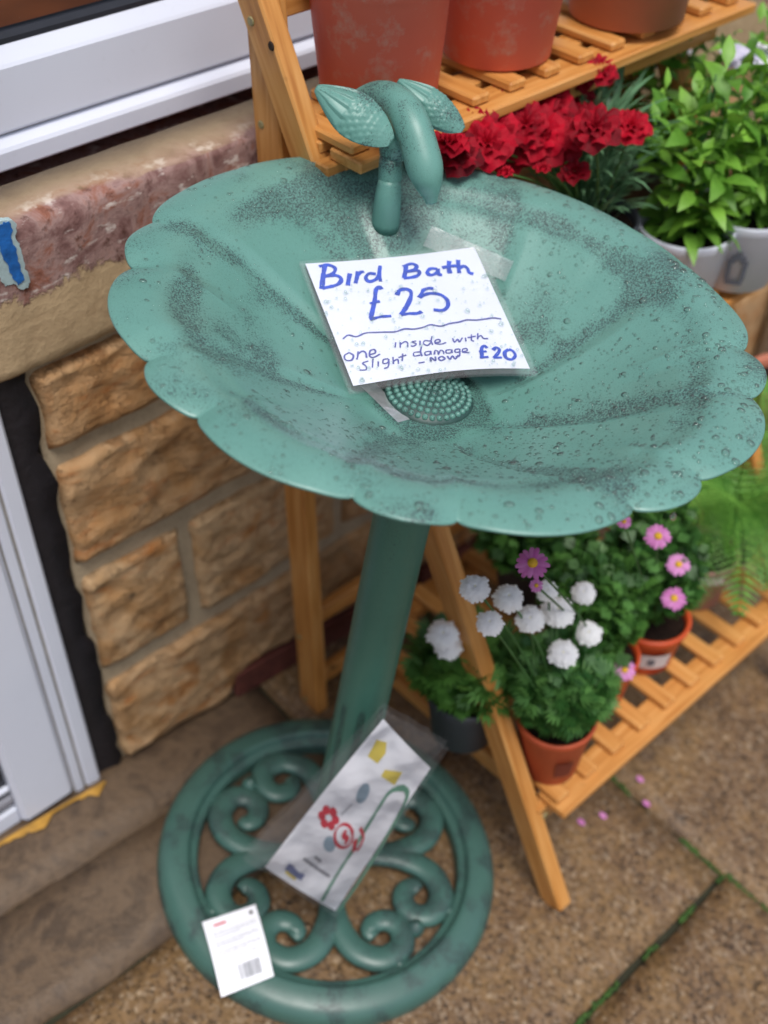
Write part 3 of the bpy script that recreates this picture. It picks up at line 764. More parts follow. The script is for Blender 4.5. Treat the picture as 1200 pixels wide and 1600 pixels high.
def feathery(root, c, R, H, n_, mat, seed, leafL=.028, leafW=.0012, dens=9, drop=.0):
    """bushy foliage of finely cut leaves"""
    rnd = random.Random(seed); T = Tone(); c = Vector(c)
    for k in range(n_):
        a = rnd.uniform(0, 2*pi); sp = rnd.uniform(.0, 1)**.6; L = H*rnd.uniform(.55, 1.05)*(1-.25*sp)
        d0 = Vector((cos(a)*sp*R, sin(a)*sp*R, 0)); tip = c+d0*1.15+Vector((0, 0, L-drop*sp)); base = c+d0*.25
        mid = (base+tip)/2+d0*.28
        pts = catmull([base, mid, tip], 5)
        v, f = tube(pts, [.0009]*len(pts), 3, False); T.add(v, f, -.1)
        for i in range(dens):
            t = rnd.uniform(.3, 1); P = pts[min(len(pts)-1, int(t*(len(pts)-1)))]
            aa = rnd.uniform(0, 2*pi); d = Vector((cos(aa), sin(aa), rnd.uniform(-.3, .9))).normalized(); LL = leafL*rnd.uniform(.6, 1.15)
            tone = rnd.uniform(-.3, .25)+.18*(t-.6)
            m = orient(P, d, roll=rnd.uniform(-.6, .6))
            for s in range(-2, 3):
                x0 = LL*(.25+.15*(2-abs(s))); x1 = LL*(1-.12*abs(s)); y1 = s*LL*.2
                q = [Vector((x0*.4, -leafW+y1*.1, 0)), Vector((x0*.4, leafW+y1*.1, 0)), Vector(((x0+x1)*.5, y1*.7+leafW*1.3, .002)), Vector((x1, y1, -.001)), Vector(((x0+x1)*.5, y1*.7-leafW*1.3, .002))]
                T.add([m @ p for p in q], [(0, 4, 3, 2, 1)], tone)
    o = T.build('foliage', mat, root); o['kind'] = 'stuff'; return o
def leafy(root, c, R, H, n_, mesh_list, seed, mn=.55, zlo=0.1):
    rnd = random.Random(seed); c = Vector(c); ns = max(5, n_//11); st = []
    for k in range(ns):
        a = 2.39996*k+rnd.uniform(-.3, .3); sp = R*sqrt((k+.5)/ns); st.append((Vector((cos(a)*sp, sin(a)*sp, 0)), H*rnd.uniform(.7, 1.05)*(1-.25*(k/ns)), a))
    for k in range(n_):
        d0, hh, a0 = st[k % ns]; t = zlo+(1-zlo)*((k//ns)+rnd.uniform(.1, .9))/(n_/ns); t = min(1, t)
        P = c+d0*(.35+.75*t)+Vector((0, 0, hh*t*.8)); a = a0+2.4*(k//ns)+rnd.uniform(-.6, .6); el = -.15+1.15*t+rnd.uniform(-.4, .4)
        d = Vector((cos(a)*cos(el), sin(a)*cos(el), sin(el)))
        inst('leaf', rnd.choice(mesh_list), root, orient(P, d, roll=rnd.uniform(-.7, .7), s=rnd.uniform(mn, 1.05)*(1-.2*t)))
def leaf_mesh(name, mat, L, W, bend, fold=.25):
    T = Tone(); v, f = leaf_geo(L, W, bend, fold); T.add(v, f, 0); return T.mesh(name, mat)
LM = [leaf_mesh('leaf_blade', MAT['leaf'], L, W, b) for L, W, b in ((.048, .0088, .5), (.056, .011, .9), (.040, .0105, .25), (.060, .0082, 1.3))]
LD = [leaf_mesh('leaf_blade', MAT['leafdk'], L, W, b) for L, W, b in ((.035, .009, .5), (.03, .010, .8), (.028, .007, .2))]
def stems(root, c, R, H, n_, seed, mat='stem'):
    rnd = random.Random(seed); m_ = MB(); c = Vector(c)
    for k in range(n_):
        a = rnd.uniform(0, 6.28); sp = rnd.random()*R*.6; tip = c+Vector((cos(a)*sp, sin(a)*sp, H*rnd.uniform(.6, .95)))
        pts = catmull([c+Vector((cos(a)*sp*.3, sin(a)*sp*.3, 0)), (c+tip)/2+Vector((cos(a)*sp*.1, sin(a)*sp*.1, 0)), tip], 4)
        v, f = tube(pts, [.0022-.0012*i/(len(pts)-1) for i in range(len(pts))], 6); m_.add(v, f)
    m_.build('stems', MAT[mat], root, True)
def thing(name, P, label, cat, group=None):
    o = empty(name, P); return tag(o, label, cat, group)
def face_cam(P, k=.6): return ((CAM-Vector(P)).normalized()*k+Vector((0, 0, 1-k))).normalized()

# ---- three empty pots on the top shelf
P = onZ(592, 138, ZT); t_ = thing('flower_pot', P, 'large chalky terracotta pot on the top shelf nearest the wooden leg', 'pot', 'terracotta pots on the top shelf')
pot(t_, P, .067, .056, .135, MAT['oldterra'], .005, True, .8, .032)
P = onZ(776, 82, ZT); t_ = thing('flower_pot', P, 'red-brown pot with white limescale patches, middle one on the top shelf', 'pot', 'terracotta pots on the top shelf')
pot(t_, P, .066, .054, .12, MAT['oldterra'], .005, True, .8, .03)
P = onZ(978, 22, ZT); t_ = thing('flower_pot', P, 'plain matt brown plastic pot on the top shelf', 'pot', 'terracotta pots on the top shelf')
pot(t_, P, .070, .062, .12, MAT['oldterra2'], .005, True, .8, .03)

# ---- lower shelf
P = onZ(856, 1190, ZL); A = thing('potted_marguerite', P, 'bushy white pompon flowers in a terracotta pot at the end of the bottom shelf', 'potted plant', 'potted plants on the bottom shelf')
pA = pot(A, P, .0455, .035, .094, MAT['terra'], .002)
feathery(A, P+Vector((0, 0, .084)), .044, .130, 240, MAT['feather'], 3, .024, .0011, 10, -.015)
top = P+Vector((0, 0, .08))
for (px, py, s) in ((795, 932, 1), (765, 972, .85), (828, 966, 1), (872, 953, 1.15), (855, 922, .7), (912, 925, .85), (920, 988, 1), (880, 1020, 1), (742, 917, 1)):
    Q = onY(px, py, P.y+.012*((py-970)/-50)); flower(A, random.choice(F_white), Q, face_cam(Q, .35+.3*random.random()), s*random.uniform(.8, .98), EYE_w, 'flower', top)
# code print on the pot
def decal(root, P, rt, rb, h, ang, half, z0, z1, mat, name, off=.0008, n_=6):
    v = []; f = []
    for j in range(2):
        z = (z0, z1)[j]; r = rb+(rt-rb)*z/h+off+.0003
        for i in range(n_+1): a = ang-half+2*half*i/n_; v.append(Vector(P)+Vector((r*cos(a), r*sin(a), z)))
    for i in range(n_): f.append((i, i+1, n_+2+i, n_+1+i))
    return mk(name, v, f, mat, root)
angc = atan2(CAM.y-P.y, CAM.x-P.x)
decal(A, P, .0455, .035, .094*.97, angc+.50, .26, .024, .054, MAT['printbrown'], 'printed_code', .0012)
P = onZ(722, 1140, ZL); B = thing('potted_marguerite', P, 'single white flower above dark green leaves in a slate grey pot behind the wooden leg', 'potted plant', 'potted plants on the bottom shelf')
pot(B, P, .047, .038, .085, MAT['darkpot'], .002)
feathery(B, P+Vector((0, 0, .08)), .052, .10, 110, MAT['leafdk'], 5, .030, .0018, 8, 0)
for (px, py, s) in ((692, 990, 1.05), (700, 1008, .95)):
    Q = onY(px, py, P.y-.005); flower(B, F_white[0], Q, face_cam(Q, .5), s, EYE_w, 'flower', P+Vector((0, 0, .08)))
P = onZ(925, 1085, ZL); C_ = thing('potted_daisy', P, 'small pink daisies and loose foliage in a bright orange pot', 'potted plant', 'potted plants on the bottom shelf')
pot(C_, P, .046, .036, .086, MAT['orange'], .002)
feathery(C_, P+Vector((-.008, .012, .078)), .05, .17, 150, MAT['leafdk'], 7, .022, .0020, 9, -.02)
leafy(C_, P+Vector((0, .01, .08)), .05, .16, 40, LD, 8, .5, .35)
for (px, py, s) in ((832, 880, 1.15), (976, 1047, 1), (838, 915, .5)):
    Q = onY(px, py, P.y-.055); flower(C_, F_pink, Q, face_cam(Q, .6), s*.8, EYE_p, 'flower', P+Vector((0, 0, .08)))
P = onZ(1003, 1022, ZL); D_ = thing('potted_daisy', P, 'pink daisies in a red pot with a white sticker on the bottom shelf', 'potted plant', 'potted plants on the bottom shelf')
pot(D_, P, .047, .037, .078, MAT['orange'], .0035)
angc = atan2(CAM.y-P.y, CAM.x-P.x)
lb = decal(D_, P, .047, .037, .078, angc+.42, .42, .022, .050, MAT['label'], 'sticker', .0028)
decal(D_, P, .047, .037, .078, angc+.3, .1, .030, .043, MAT['print'], 'sticker_print', .0036)
feathery(D_, P+Vector((-.008, .014, .072)), .055, .19, 150, MAT['leafdk'], 9, .022, .002, 9, -.02)
leafy(D_, P+Vector((-.004, .006, .070)), .05, .18, 66, LD, 10, .5, .35)
for (px, py, s) in ((1053, 935, 1.3), (1028, 838, 1.3), (1060, 882, 1.25), (975, 815, .7)):
    Q = onY(px, py, P.y-.055 if py > 900 else P.y-.035); flower(D_, F_pink, Q, face_cam(Q, .5), s*.68, EYE_p, 'flower', P+Vector((0, 0, .07)))
P = onZ(1082, 925, ZL); E_ = thing('flower_pot', P, 'dusty pink pot tucked behind the stickered red pot', 'pot')
pot(E_, P, .045, .037, .085, MAT['pinkpot'], .003)
for dz in (0,):
    decal(E_, P, .045, .037, .085, atan2(CAM.y-P.y, CAM.x-P.x)+.1, .7, .062, .078, MAT['label'], 'rim_label', .004)
# fern
P = onZ(1135, 858, ZL); F_ = thing('potted_fern', P, 'pale green fern with arching feathery fronds on the bottom shelf', 'fern')
pot(F_, P, .048, .038, .08, MAT['darkpot'], .002)
def frond_mesh(L, seed, bend):
    rnd = random.Random(seed); T = Tone(); p = Vector((0, 0, 0)); n_ = 26; a = 0; pts = []
    for i in range(n_+1):
        pts.append(p.copy()); a = .9-bend*(i/n_); p = p+Vector((cos(a), 0, sin(a)))*(L/n_)
    v, f = tube(pts, [.0012*(1-.8*i/n_) for i in range(n_+1)], 4); T.add(v, f, -.1)
    for i in range(3, n_):
        t = i/n_; pl = L*.26*sin(pi*min(1, t*.92+.08))**.8*(1-t*.35)
        d = (pts[i]-pts[i-1]).normalized()
        for s in (-1, 1):
            sd_ = (Vector((0, s, 0))+d*.45+Vector((0, 0, -.15))).normalized(); m = orient(pts[i], sd_)
            for j in range(7):
                x = pl*(j+.5)/7; ww = L*.022*(1-j/8)
                for s2 in (-1, 1):
                    T.add([m @ q for q in (Vector((x-.001, 0, 0)), Vector((x+.0015+ww*.4, s2*ww*.9, .001)), Vector((x+.003+ww*.5, s2*ww*.35, .0005)), Vector((x+.0022, 0, 0)))], [(0, 1, 2, 3) if s2 > 0 else (0, 3, 2, 1)], rnd.uniform(-.2, .25))
    return T.mesh('frond_blade', MAT['fern'])
FR = [frond_mesh(.22, 1, 1.9), frond_mesh(.20, 2, 2.5), frond_mesh(.24, 3, 1.5)]
for k in range(34):
    a = 2.39996*k; inst('frond', FR[k % 3], F_, Matrix.Translation(P+Vector((-.02, 0, .085))) @ Matrix.Rotation(a, 4, 'Z') @ Matrix.Rotation(-.25-.5*((k*7) % 5)/5+.35, 4, 'Y') @ Matrix.Scale(.75+.4*((k*3) % 4)/4, 4))
P = onZ(1218, 640, ZL+.10); P.z = ZL
t_ = thing('flower_pot', P, 'tall brown-red pot at the wall end of the bottom shelf', 'pot'); pot(t_, P, .06, .05, .16, MAT['oldterra2'], .004)
# small plant under the far end, dark leaves between shelves
P = Vector((.42, .07, ZL)); t_ = thing('potted_foliage', P, 'dark small-leaved plant in a slate pot at the back of the bottom shelf', 'potted plant', 'potted plants on the bottom shelf')
pot(t_, P, .045, .036, .085, MAT['darkpot'], .002); feathery(t_, P+Vector((0, 0, .07)), .07, .16, 90, MAT['leafdk'], 12, .026, .0022, 9, .03)
leafy(t_, P+Vector((0, 0, .07)), .06, .14, 30, LD, 13)

# ---- middle shelf
CP = Vector((.50, .115, ZM)); CN = thing('potted_carnation', CP, 'crimson carnations on grey-green stems behind the bird bath bowl', 'potted plant', 'potted plants on the middle shelf')
pot(CN, CP, .060, .048, .10, MAT['darkpot'], .002)
red_px = [(760, 225, 1), (715, 240, .9), (740, 200, .9), (800, 185, .9), (805, 222, 1.15), (845, 215, 1.15), (790, 165, .8), (862, 165, .95), (892, 150, .9), (905, 190, 1.05), (930, 200, .95), (880, 215, 1.1), (985, 198, .85), (840, 160, .8), (820, 150, .7), (898, 268, .6), (775, 205, 1), (905, 120, .7), (700, 225, .8), (940, 110, .7), (858, 235, 1), (820, 195, 1)]
for k, (px, py, s) in enumerate(red_px):
    Q = onY(px, py, CP.y+.05-.0006*(py-110)+random.uniform(-.02, .02)-(.07 if px > 920 else 0)); nrm = (Vector((random.uniform(-.5, .5), random.uniform(-.5, .5), 1))+(CAM-Q).normalized()*.7).normalized()
    flower(CN, F_red[k % 3], Q, nrm, s*1.12, None, 'flower', CP+Vector((random.uniform(-.02, .02), random.uniform(-.02, .02), .09)), 'stem')
for (px, py) in ((789, 268), (848, 262)):
    Q = onY(px, py, CP.y-.05); me = F_red[0]; flower(CN, me, Q, Vector((0, 0, 1)), .38, None, 'flower_bud', CP+Vector((0, 0, .09)))
T = Tone(); rnd = random.Random(5)
for k in range(260):   # grey-green grassy carnation leaves
    a = rnd.uniform(0, 6.28); r0 = rnd.random()*.04; hh = rnd.uniform(.02, .18); base = CP+Vector((cos(a)*r0, sin(a)*r0, .08+hh*.7)); b = a+rnd.uniform(-1, 1)
    d = Vector((cos(b)*rnd.uniform(.2, 1), sin(b)*rnd.uniform(.2, 1), 1)).normalized(); v, f = leaf_geo(rnd.uniform(.045, .085), .0026, rnd.uniform(.3, 1.5), .3, 5, .8)
    m = orient(base, d); T.add([m @ q for q in v], f, rnd.uniform(-.3, .3))
for k in range(80):   # spilling to the right of the flowers
    Q = onY(rnd.uniform(880, 985), rnd.uniform(225, 325), CP.y+.035); b = rnd.uniform(0, 6.28); v, f = leaf_geo(rnd.uniform(.04, .07), .003, rnd.uniform(.3, 1.4), .3, 5, .8)
    m = orient(Q, Vector((cos(b)*.6, sin(b)*.6, .7))); T.add([m @ q for q in v], f, rnd.uniform(-.3, .3))
o_ = T.build('foliage', MAT['greyleaf'], CN); o_['kind'] = 'stuff'
def osteo(px, py, Rpot, Hpot, label, n_, seed, flowers=(), H=.25, mat='greypot', deco=False):
    P = onZ(px, py, ZM); r = thing('potted_cape_daisy', P, label, 'potted plant', 'potted plants on the middle shelf')
    pot(r, P, Rpot, Rpot*.80, Hpot, MAT[mat], .002)
    stems(r, P+Vector((0, 0, Hpot*.85)), .06, H*.8, 9, seed)
    leafy(r, P+Vector((0, 0, Hpot*.85)), .062, H, n_, LM, seed, .5, .05)
    for (fx, fy, s) in flowers:
        Q = onY(fx, fy, P.y+.03); flower(r, F_lilac, Q, face_cam(Q, .35), s, EYE_d, 'flower', P+Vector((0, 0, Hpot+.06)))
    return r, P
osteo(1052, 452, .054, .085, 'fresh green leafy cape daisy in a pale grey pot close to the bowl rim', 270, 21)
r_, P = osteo(1142, 430, .056, .092, 'fresh green leafy cape daisy in a pale grey pot printed with a grey mark', 270, 22, ())
ac = atan2(CAM.y-P.y, CAM.x-P.x)
for a0, hw, z0, z1 in ((-.52, .10, .012, .070), (.08, .05, .050, .062), (-.09, .05, .022, .05), (.25, .05, .022, .05), (.08, .2, .016, .022), (-.02, .05, .046, .056), (.18, .05, .046, .056)):
    decal(r_, P, .056, .0448, .092, ac+a0, hw, z0, z1, MAT['print'], 'printed_mark', .0024)
osteo(1010, 330, .052, .085, 'tall cape daisy with pale lilac flowers at the back of the middle shelf', 270, 23, ((1040, 82, 1), (1062, 78, .7), (958, 210, .6), (973, 218, .4)), .29, 'darkpot')
osteo(1188, 345, .055, .09, 'cape daisy with lilac-white flowers at the far end of the middle shelf', 270, 24, ((1145, 80, .6), (1178, 86, 1), (1160, 90, .8)), .26, 'oldterra2')

# ================================================================== BIRD BATH
H_RIM = .8166; R_RIM = .2505
bath = empty('bird_bath', (0, 0, 0)); tag(bath, 'verdigris green plastic pedestal bird bath with scalloped bowl and a bird on the rim', 'bird bath')
NOTCH0 = radians(120.5); STEP = 2*pi/8; SMALL = radians(16)
def petal(th):
    """-> (position inside petal 0..1, lobe kind, petal index)"""
    a = (th-NOTCH0) % (2*pi); k = int(a//STEP); a -= k*STEP
    if a < SMALL: return a/SMALL, 0, k
    return (a-SMALL)/(STEP-SMALL), 1, k
def rim_vis(th): return .06+.94*sstep(-.45, .02, -cos(th-radians(42)))       # scallops fade out at the back
def rim_r(th):
    s, kind, k = petal(th); lob = sin(pi*s)**(.66)
    vis = rim_vis(th)
    d_ = ((th-radians(92)+pi) % (2*pi))-pi; e_ = ((th-radians(342)+pi) % (2*pi))-pi
    return R_RIM*(1-.039*vis) + .0058*exp(-(d_/.55)**2) - .0050*exp(-(e_/.5)**2) + (.0158 if kind else .0125)*lob*vis + (.0015*nz(k*3.1, kind) if k else 0)
def bowl_h(r, th):
    """height below the rim plane at radius fraction r"""
    if r < .22: z = -.088
    elif r < .80:
        t = (r-.22)/.58; z = -.088+.083*(t**1.25)
    else:
        t = (r-.80)/.20; z = -.005+.0230*t-.0185*t*t
    # soften the shoulder between bowl and lip
    z -= .0028*exp(-((r-.80)/.035)**2)
    # overlapping petals: each petal climbs slowly and steps down to the next one along a crease
    tw = th+.28*(1-r)
    s, kind, k = petal(tw); vis = 1-(1-rim_vis(th))*sstep(.6, .95, r)
    amp = .0040*sstep(.16, .40, r)*(1-.45*sstep(.85, 1, r))*vis
    a = ((tw-NOTCH0) % STEP)/STEP
    z += amp*((a/.86 if a < .86 else 1-sstep(.86, 1.0, a))-.5)
    z -= .0020*sstep(.5, .9, r)*exp(-((a-SMALL/STEP)/.07)**2)*vis
    ls, lk, _ = petal(th)
    z += .0026*sstep(.76, 1, r)*(sin(pi*ls)-.5)*vis
    return z
def bowl_pt(r, th):
    R = rim_r(th) if r > .7 else None
    rr = r*(R_RIM*(1-sstep(.55, 1, r))+rim_r(th)*sstep(.55, 1, r))
    return E1*rr*cos(th)+E2*rr*sin(th)+N*(H_RIM+bowl_h(r, th))
NR, NT = 110, 720
v = []; f = []; wear = []
def wear_at(r, th, P):
    a = ((th+.28*(1-r)-NOTCH0) % STEP)/STEP; n1 = fbm(P.x*13, P.y*13, P.z*13+2, 3)
    wv = .16+.52*max(0, n1)
    big = .5+.5*nz(cos(th)*1.7+3, sin(th)*1.7, 4)
    wv += .85*exp(-((r-.80)/.045)**2)*max(0, .5+.9*nz(th*2.2, 7, 1))
    wv += .95*exp(-(a/.11)**2)*sstep(.2, .4, r)*(1-sstep(.9, 1, r))*max(0, .6+.9*nz(th*3.7+9, r*3, 2))
    wv += .9*exp(-((1-a)/.05)**2)*sstep(.25, .5, r)*(1-.5*sstep(.85, 1, r))*.5
    wv += .75*sstep(.86, .99, r)*max(0, nz(th*5.1, 3, 9)+.05)
    wv += .55*max(0, n1-.1)*sstep(.75, .3, r)
    wv += .8*exp(-((r-.17)/.035)**2)
    # dense spray at the foot of the bird
    wv += 1.0*exp(-((P-STUMP).length/.024)**2)
    wv += .45*exp(-((P-STUMP-E1*.05).length/.06)**2)+.55*exp(-((P-STUMP+E1*.035-E2*.02).length/.028)**2)
    return max(0, min(1.25, wv))
def bowl_hit(px, py):
    d = ray(px, py); t = ((N*(H_RIM+.01)-CAM).dot(N))/d.dot(N)
    for i in range(400):
        P = CAM+d*t; u = P.dot(E1); w_ = P.dot(E2); h = P.dot(N)-H_RIM; r = sqrt(u*u+w_*w_)/R_RIM
        if r <= 1.02 and h <= bowl_h(min(r, 1), atan2(w_, u)): break
        t += .0008
    return P, d, t
STUMP = bowl_hit(603, 346)[0]
for i in range(NR+1):
    r = (i/NR)**.9
    for k in range(NT):
        th = 2*pi*k/NT; P = bowl_pt(r, th); v.append(P); wear.append(wear_at(r, th, P))
for i in range(NR):
    for k in range(NT):
        k2 = (k+1) % NT; f.append((i*NT+k, i*NT+k2, (i+1)*NT+k2, (i+1)*NT+k))
# rolled edge and underside
rims = NR*NT; prev = rims
for (dr, dh) in ((.0005, -.0005), (.0006, -.0016), (.0000, -.0024)):
    b0 = len(v)
    for k in range(NT):
        P = v[rims+k]; rad = (P-N*P.dot(N)).normalized(); v.append(P+rad*dr+N*dh); wear.append(wear[rims+k]*.8)
    for k in range(NT): k2 = (k+1) % NT; f.append((prev+k, prev+k2, b0+k2, b0+k))
    prev = b0
for r in (.96, .9, .82, .7, .55, .4, .25, .15):
    b0 = len(v)
    for k in range(NT):
        th = 2*pi*k/NT; v.append(bowl_pt(r, th)-N*.0028); wear.append(.15)
    for k in range(NT): k2 = (k+1) % NT; f.append((prev+k, prev+k2, b0+k2, b0+k))
    prev = b0
bowl = mk('bowl', v, f, MAT['bowl'], bath, True)
at = bowl.data.attributes.new('wear', 'FLOAT', 'POINT'); at.data.foreach_set('value', wear)
# studded boss in the middle
mb = MB(); HB = H_RIM-.0885; RB = .0375
vv, ff = lathe([(RB*1.05, -.002), (RB, .002), (RB*.86, .0055), (RB*.6, .009), (RB*.3, .011), (.0001, .0115)], N*HB, N, 40); mb.add(vv, ff)
boss = mb.build('boss', MAT['bossdark'], bowl, True)
mb = MB()
def stud(P, nn_, r):
    vv, ff = lathe([(r, -.0005), (r*.95, r*.5), (r*.6, r*.95), (.0001, r*1.12)], P, nn_, 8); mb.add(vv, ff)
for q in range(7):
    rr = RB*.94*q/6.3; m_ = 1 if q == 0 else int(6*q)
    for k in range(m_):
        a = 2*pi*(k+.5*(q % 2))/m_; hh = .0118-.0100*(rr/RB)**1.9; nn_ = (N+(E1*cos(a)+E2*sin(a))*(rr/RB)*.7).normalized()
        stud(N*(HB+hh)+(E1*cos(a)+E2*sin(a))*rr, nn_, .0027)
o_ = mb.build('boss_studs', MAT['green'], bowl, True); o_['kind'] = 'stuff'
# thin pool of rain lying in the bowl
v = [N*(H_RIM-.0868)]; n_ = 72
for q in (.4, .75, 1.0):
    for k in range(n_):
        a = 2*pi*k/n_; rr = .052*q*(1+.30*nz(cos(a)*2, sin(a)*2, 3)); v.append(N*(H_RIM-.0866)+(E1*cos(a)+E2*sin(a))*rr-E2*.006-E1*.004)
f = [(0, 1+k, 1+(k+1) % n_) for k in range(n_)]
for q in range(2):
    for k in range(n_): f.append((1+q*n_+k, 1+(q+1)*n_+k, 1+(q+1)*n_+(k+1) % n_, 1+q*n_+(k+1) % n_))
pw = mk('rain_water', v, f, MAT['pool'], bowl, True)
# raindrops
mb = MB(); rnd = random.Random(11)
def bnorm(r, th):
    e = .004; a = bowl_pt(min(1, r+e), th)-bowl_pt(r-e, th); b = bowl_pt(r, th+.01)-bowl_pt(r, th-.01); return a.cross(b).normalized()
def drop(P, nn_, r, flat=.5):
    a = nn_.orthogonal().normalized(); b = nn_.cross(a); ph = rnd.uniform(0, 6.28); ex = rnd.uniform(.8, 1.25); seg = 9 if r > .0012 else 6; vv = []; ff = []
    pf = ((1, 0), (.88, .5), (.55, .85)) if r > .0009 else ((1, 0), (.7, .7))
    for rr, hh in pf:
        for k in range(seg):
            th = 2*pi*k/seg; q = r*rr*(1+.10*sin(2*th+ph)); vv.append(P+a*cos(th)*q*ex+b*sin(th)*q+nn_*hh*r*flat)
    vv.append(P+nn_*r*flat)
    L_ = len(pf)
    for i in range(L_-1):
        for k in range(seg): k2 = (k+1) % seg; ff.append((i*seg+k, i*seg+k2, (i+1)*seg+k2, (i+1)*seg+k))
    for k in range(seg): ff.append(((L_-1)*seg+k, (L_-1)*seg+(k+1) % seg, L_*seg))
    mb.add(vv, ff)
for i in range(6500):
    r = sqrt(rnd.uniform(.06, .985)); th = rnd.uniform(0, 2*pi); P = bowl_pt(r, th)
    side = .5+.5*cos(th-radians(-70)); 
    if rnd.random() > .25+.75*side: continue
    big = rnd.random() < (.06 if r > .80 and side > .6 else .012)
    rad = rnd.uniform(.0019, .0036) if big else min(.0020, .00068*exp(rnd.gauss(0, .5))+.0002*side)
    drop(P, bnorm(max(.02, min(.99, r)), th), rad)
o_ = mb.build('raindrops', MAT['water'], bowl, True); o_['kind'] = 'stuff'
# drop hanging from the edge
Q = onG(1052, 806, H_RIM-.004); mb = MB(); vv, ff = lathe([(.0002, .0035), (.0016, .001), (.0022, -.001), (.0016, -.003), (.0002, -.0037)], Q, Vector((0, 0, 1)), 12); mb.add(vv, ff)
mb.build('hanging_drop', MAT['water'], bowl, True)

# ---- pedestal
RP = .0268
prof = [(RP*1.0, .03), (RP*1.55, .03), (RP*1.5, .045), (RP*1.22, .06), (RP*1.12, .085), (RP*1.10, .1), (RP*1.03, .30), (RP*1.0, .52), (RP*.99, .66), (RP*1.25, .70), (RP*1.9, .722)]
full = []
for (r0, h0), (r1, h1) in zip(prof[:-1], prof[1:]):
    m_ = max(1, int((h1-h0)/.008)); full += [(r0+(r1-r0)*i/m_, h0+(h1-h0)*i/m_) for i in range(m_)]
full.append(prof[-1]); v = []; f = []; seg = 128; wear = []
for j, (r, h) in enumerate(full):
    for k in range(seg):
        a = 2*pi*k/seg; ch = max(0, cos(a*8)); band = sstep(.07, .10, h)*sstep(.345, .325, h); fl_ = 1-.045*ch*band; v.append(N*h+(E1*cos(a)+E2*sin(a))*r*fl_)
        wear.append(min(1.6, .2+2.4*band*ch**1.5*(.45+.5*sstep(.2, .33, h))*(.6+.8*nz(a*2, h*9, 3))+.5*max(0, nz(a*1.5, h*14, 6)-.15)))
for j in range(len(full)-1):
    for k in range(seg): k2 = (k+1) % seg; f.append((j*seg+k, j*seg+k2, (j+1)*seg+k2, (j+1)*seg+k))
col_ = mk('column', v, f, MAT['column'], bath, True); at = col_.data.attributes.new('wear', 'FLOAT', 'POINT'); at.data.foreach_set('value', wear)
# ---- round base ring (moulded hollow section)
RO = .2085
prof = [(RO, 0), (RO+.001, .006), (RO, .014), (RO-.003, .021), (RO-.0085, .026), (RO-.014, .0285), (RO-.030, .0325), (RO-.034, .0322), (RO-.0365, .030), (RO-.0375, .0245), (RO-.039, .0225), (RO-.044, .0225), (RO-.0465, .021), (RO-.0475, .017), (RO-.0475, .002)]
v, f = lathe(prof, (0, 0, 0), N, 160); mk('base_ring', v, f, MAT['green_dark'], bath, True)
# ---- scrollwork: eight strands curling into four hearts
AX0 = radians(-128)
strand = [(45, .028), (44.5, .060), (41.5, .092), (34, .126), (23.5, .1455), (12.5, .1455), (6.5, .130), (7.5, .111), (15.5, .103), (22, .110), (21, .119)]
rads_ = [.0145, .0145, .0155, .016, .0158, .0152, .0146, .014, .013, .0115, .008]
for qd in range(4):
    dg = AX0+pi/4+qd*pi/2
    for s in (-1, 1):
        pts = [GP(r*cos(dg+s*radians(a)), r*sin(dg+s*radians(a)), .0175) for a, r in strand]
        c = catmull(pts, 5); rr = [rads_[min(len(rads_)-1, int(i/5))]+(rads_[min(len(rads_)-1, int(i/5)+1)]-rads_[min(len(rads_)-1, int(i/5))])*((i % 5)/5) for i in range(len(c))]
        vv, ff = tube(c, rr, 14, True, .58, N); mk('scroll', vv, ff, MAT['green_dark'], bath, True)
    # bead where the two curls of a heart meet and tie to the ring
    vv, ff = lathe([(.0095, -.008), (.011, .0), (.008, .007), (.0001, .0105)], GP(.139*cos(dg), .139*sin(dg), .02), N, 16); mk('scroll_bead', vv, ff, MAT['green_dark'], bath, True)
    for s in (-1, 1):
        a = dg+s*radians(17); vv, ff = tube([GP(.146*cos(a), .146*sin(a), .017), GP(.172*cos(a), .172*sin(a), .014)], [.007, .007], 10, True, 1, N); mk('ring_lug', vv, ff, MAT['green_dark'], bath, True)

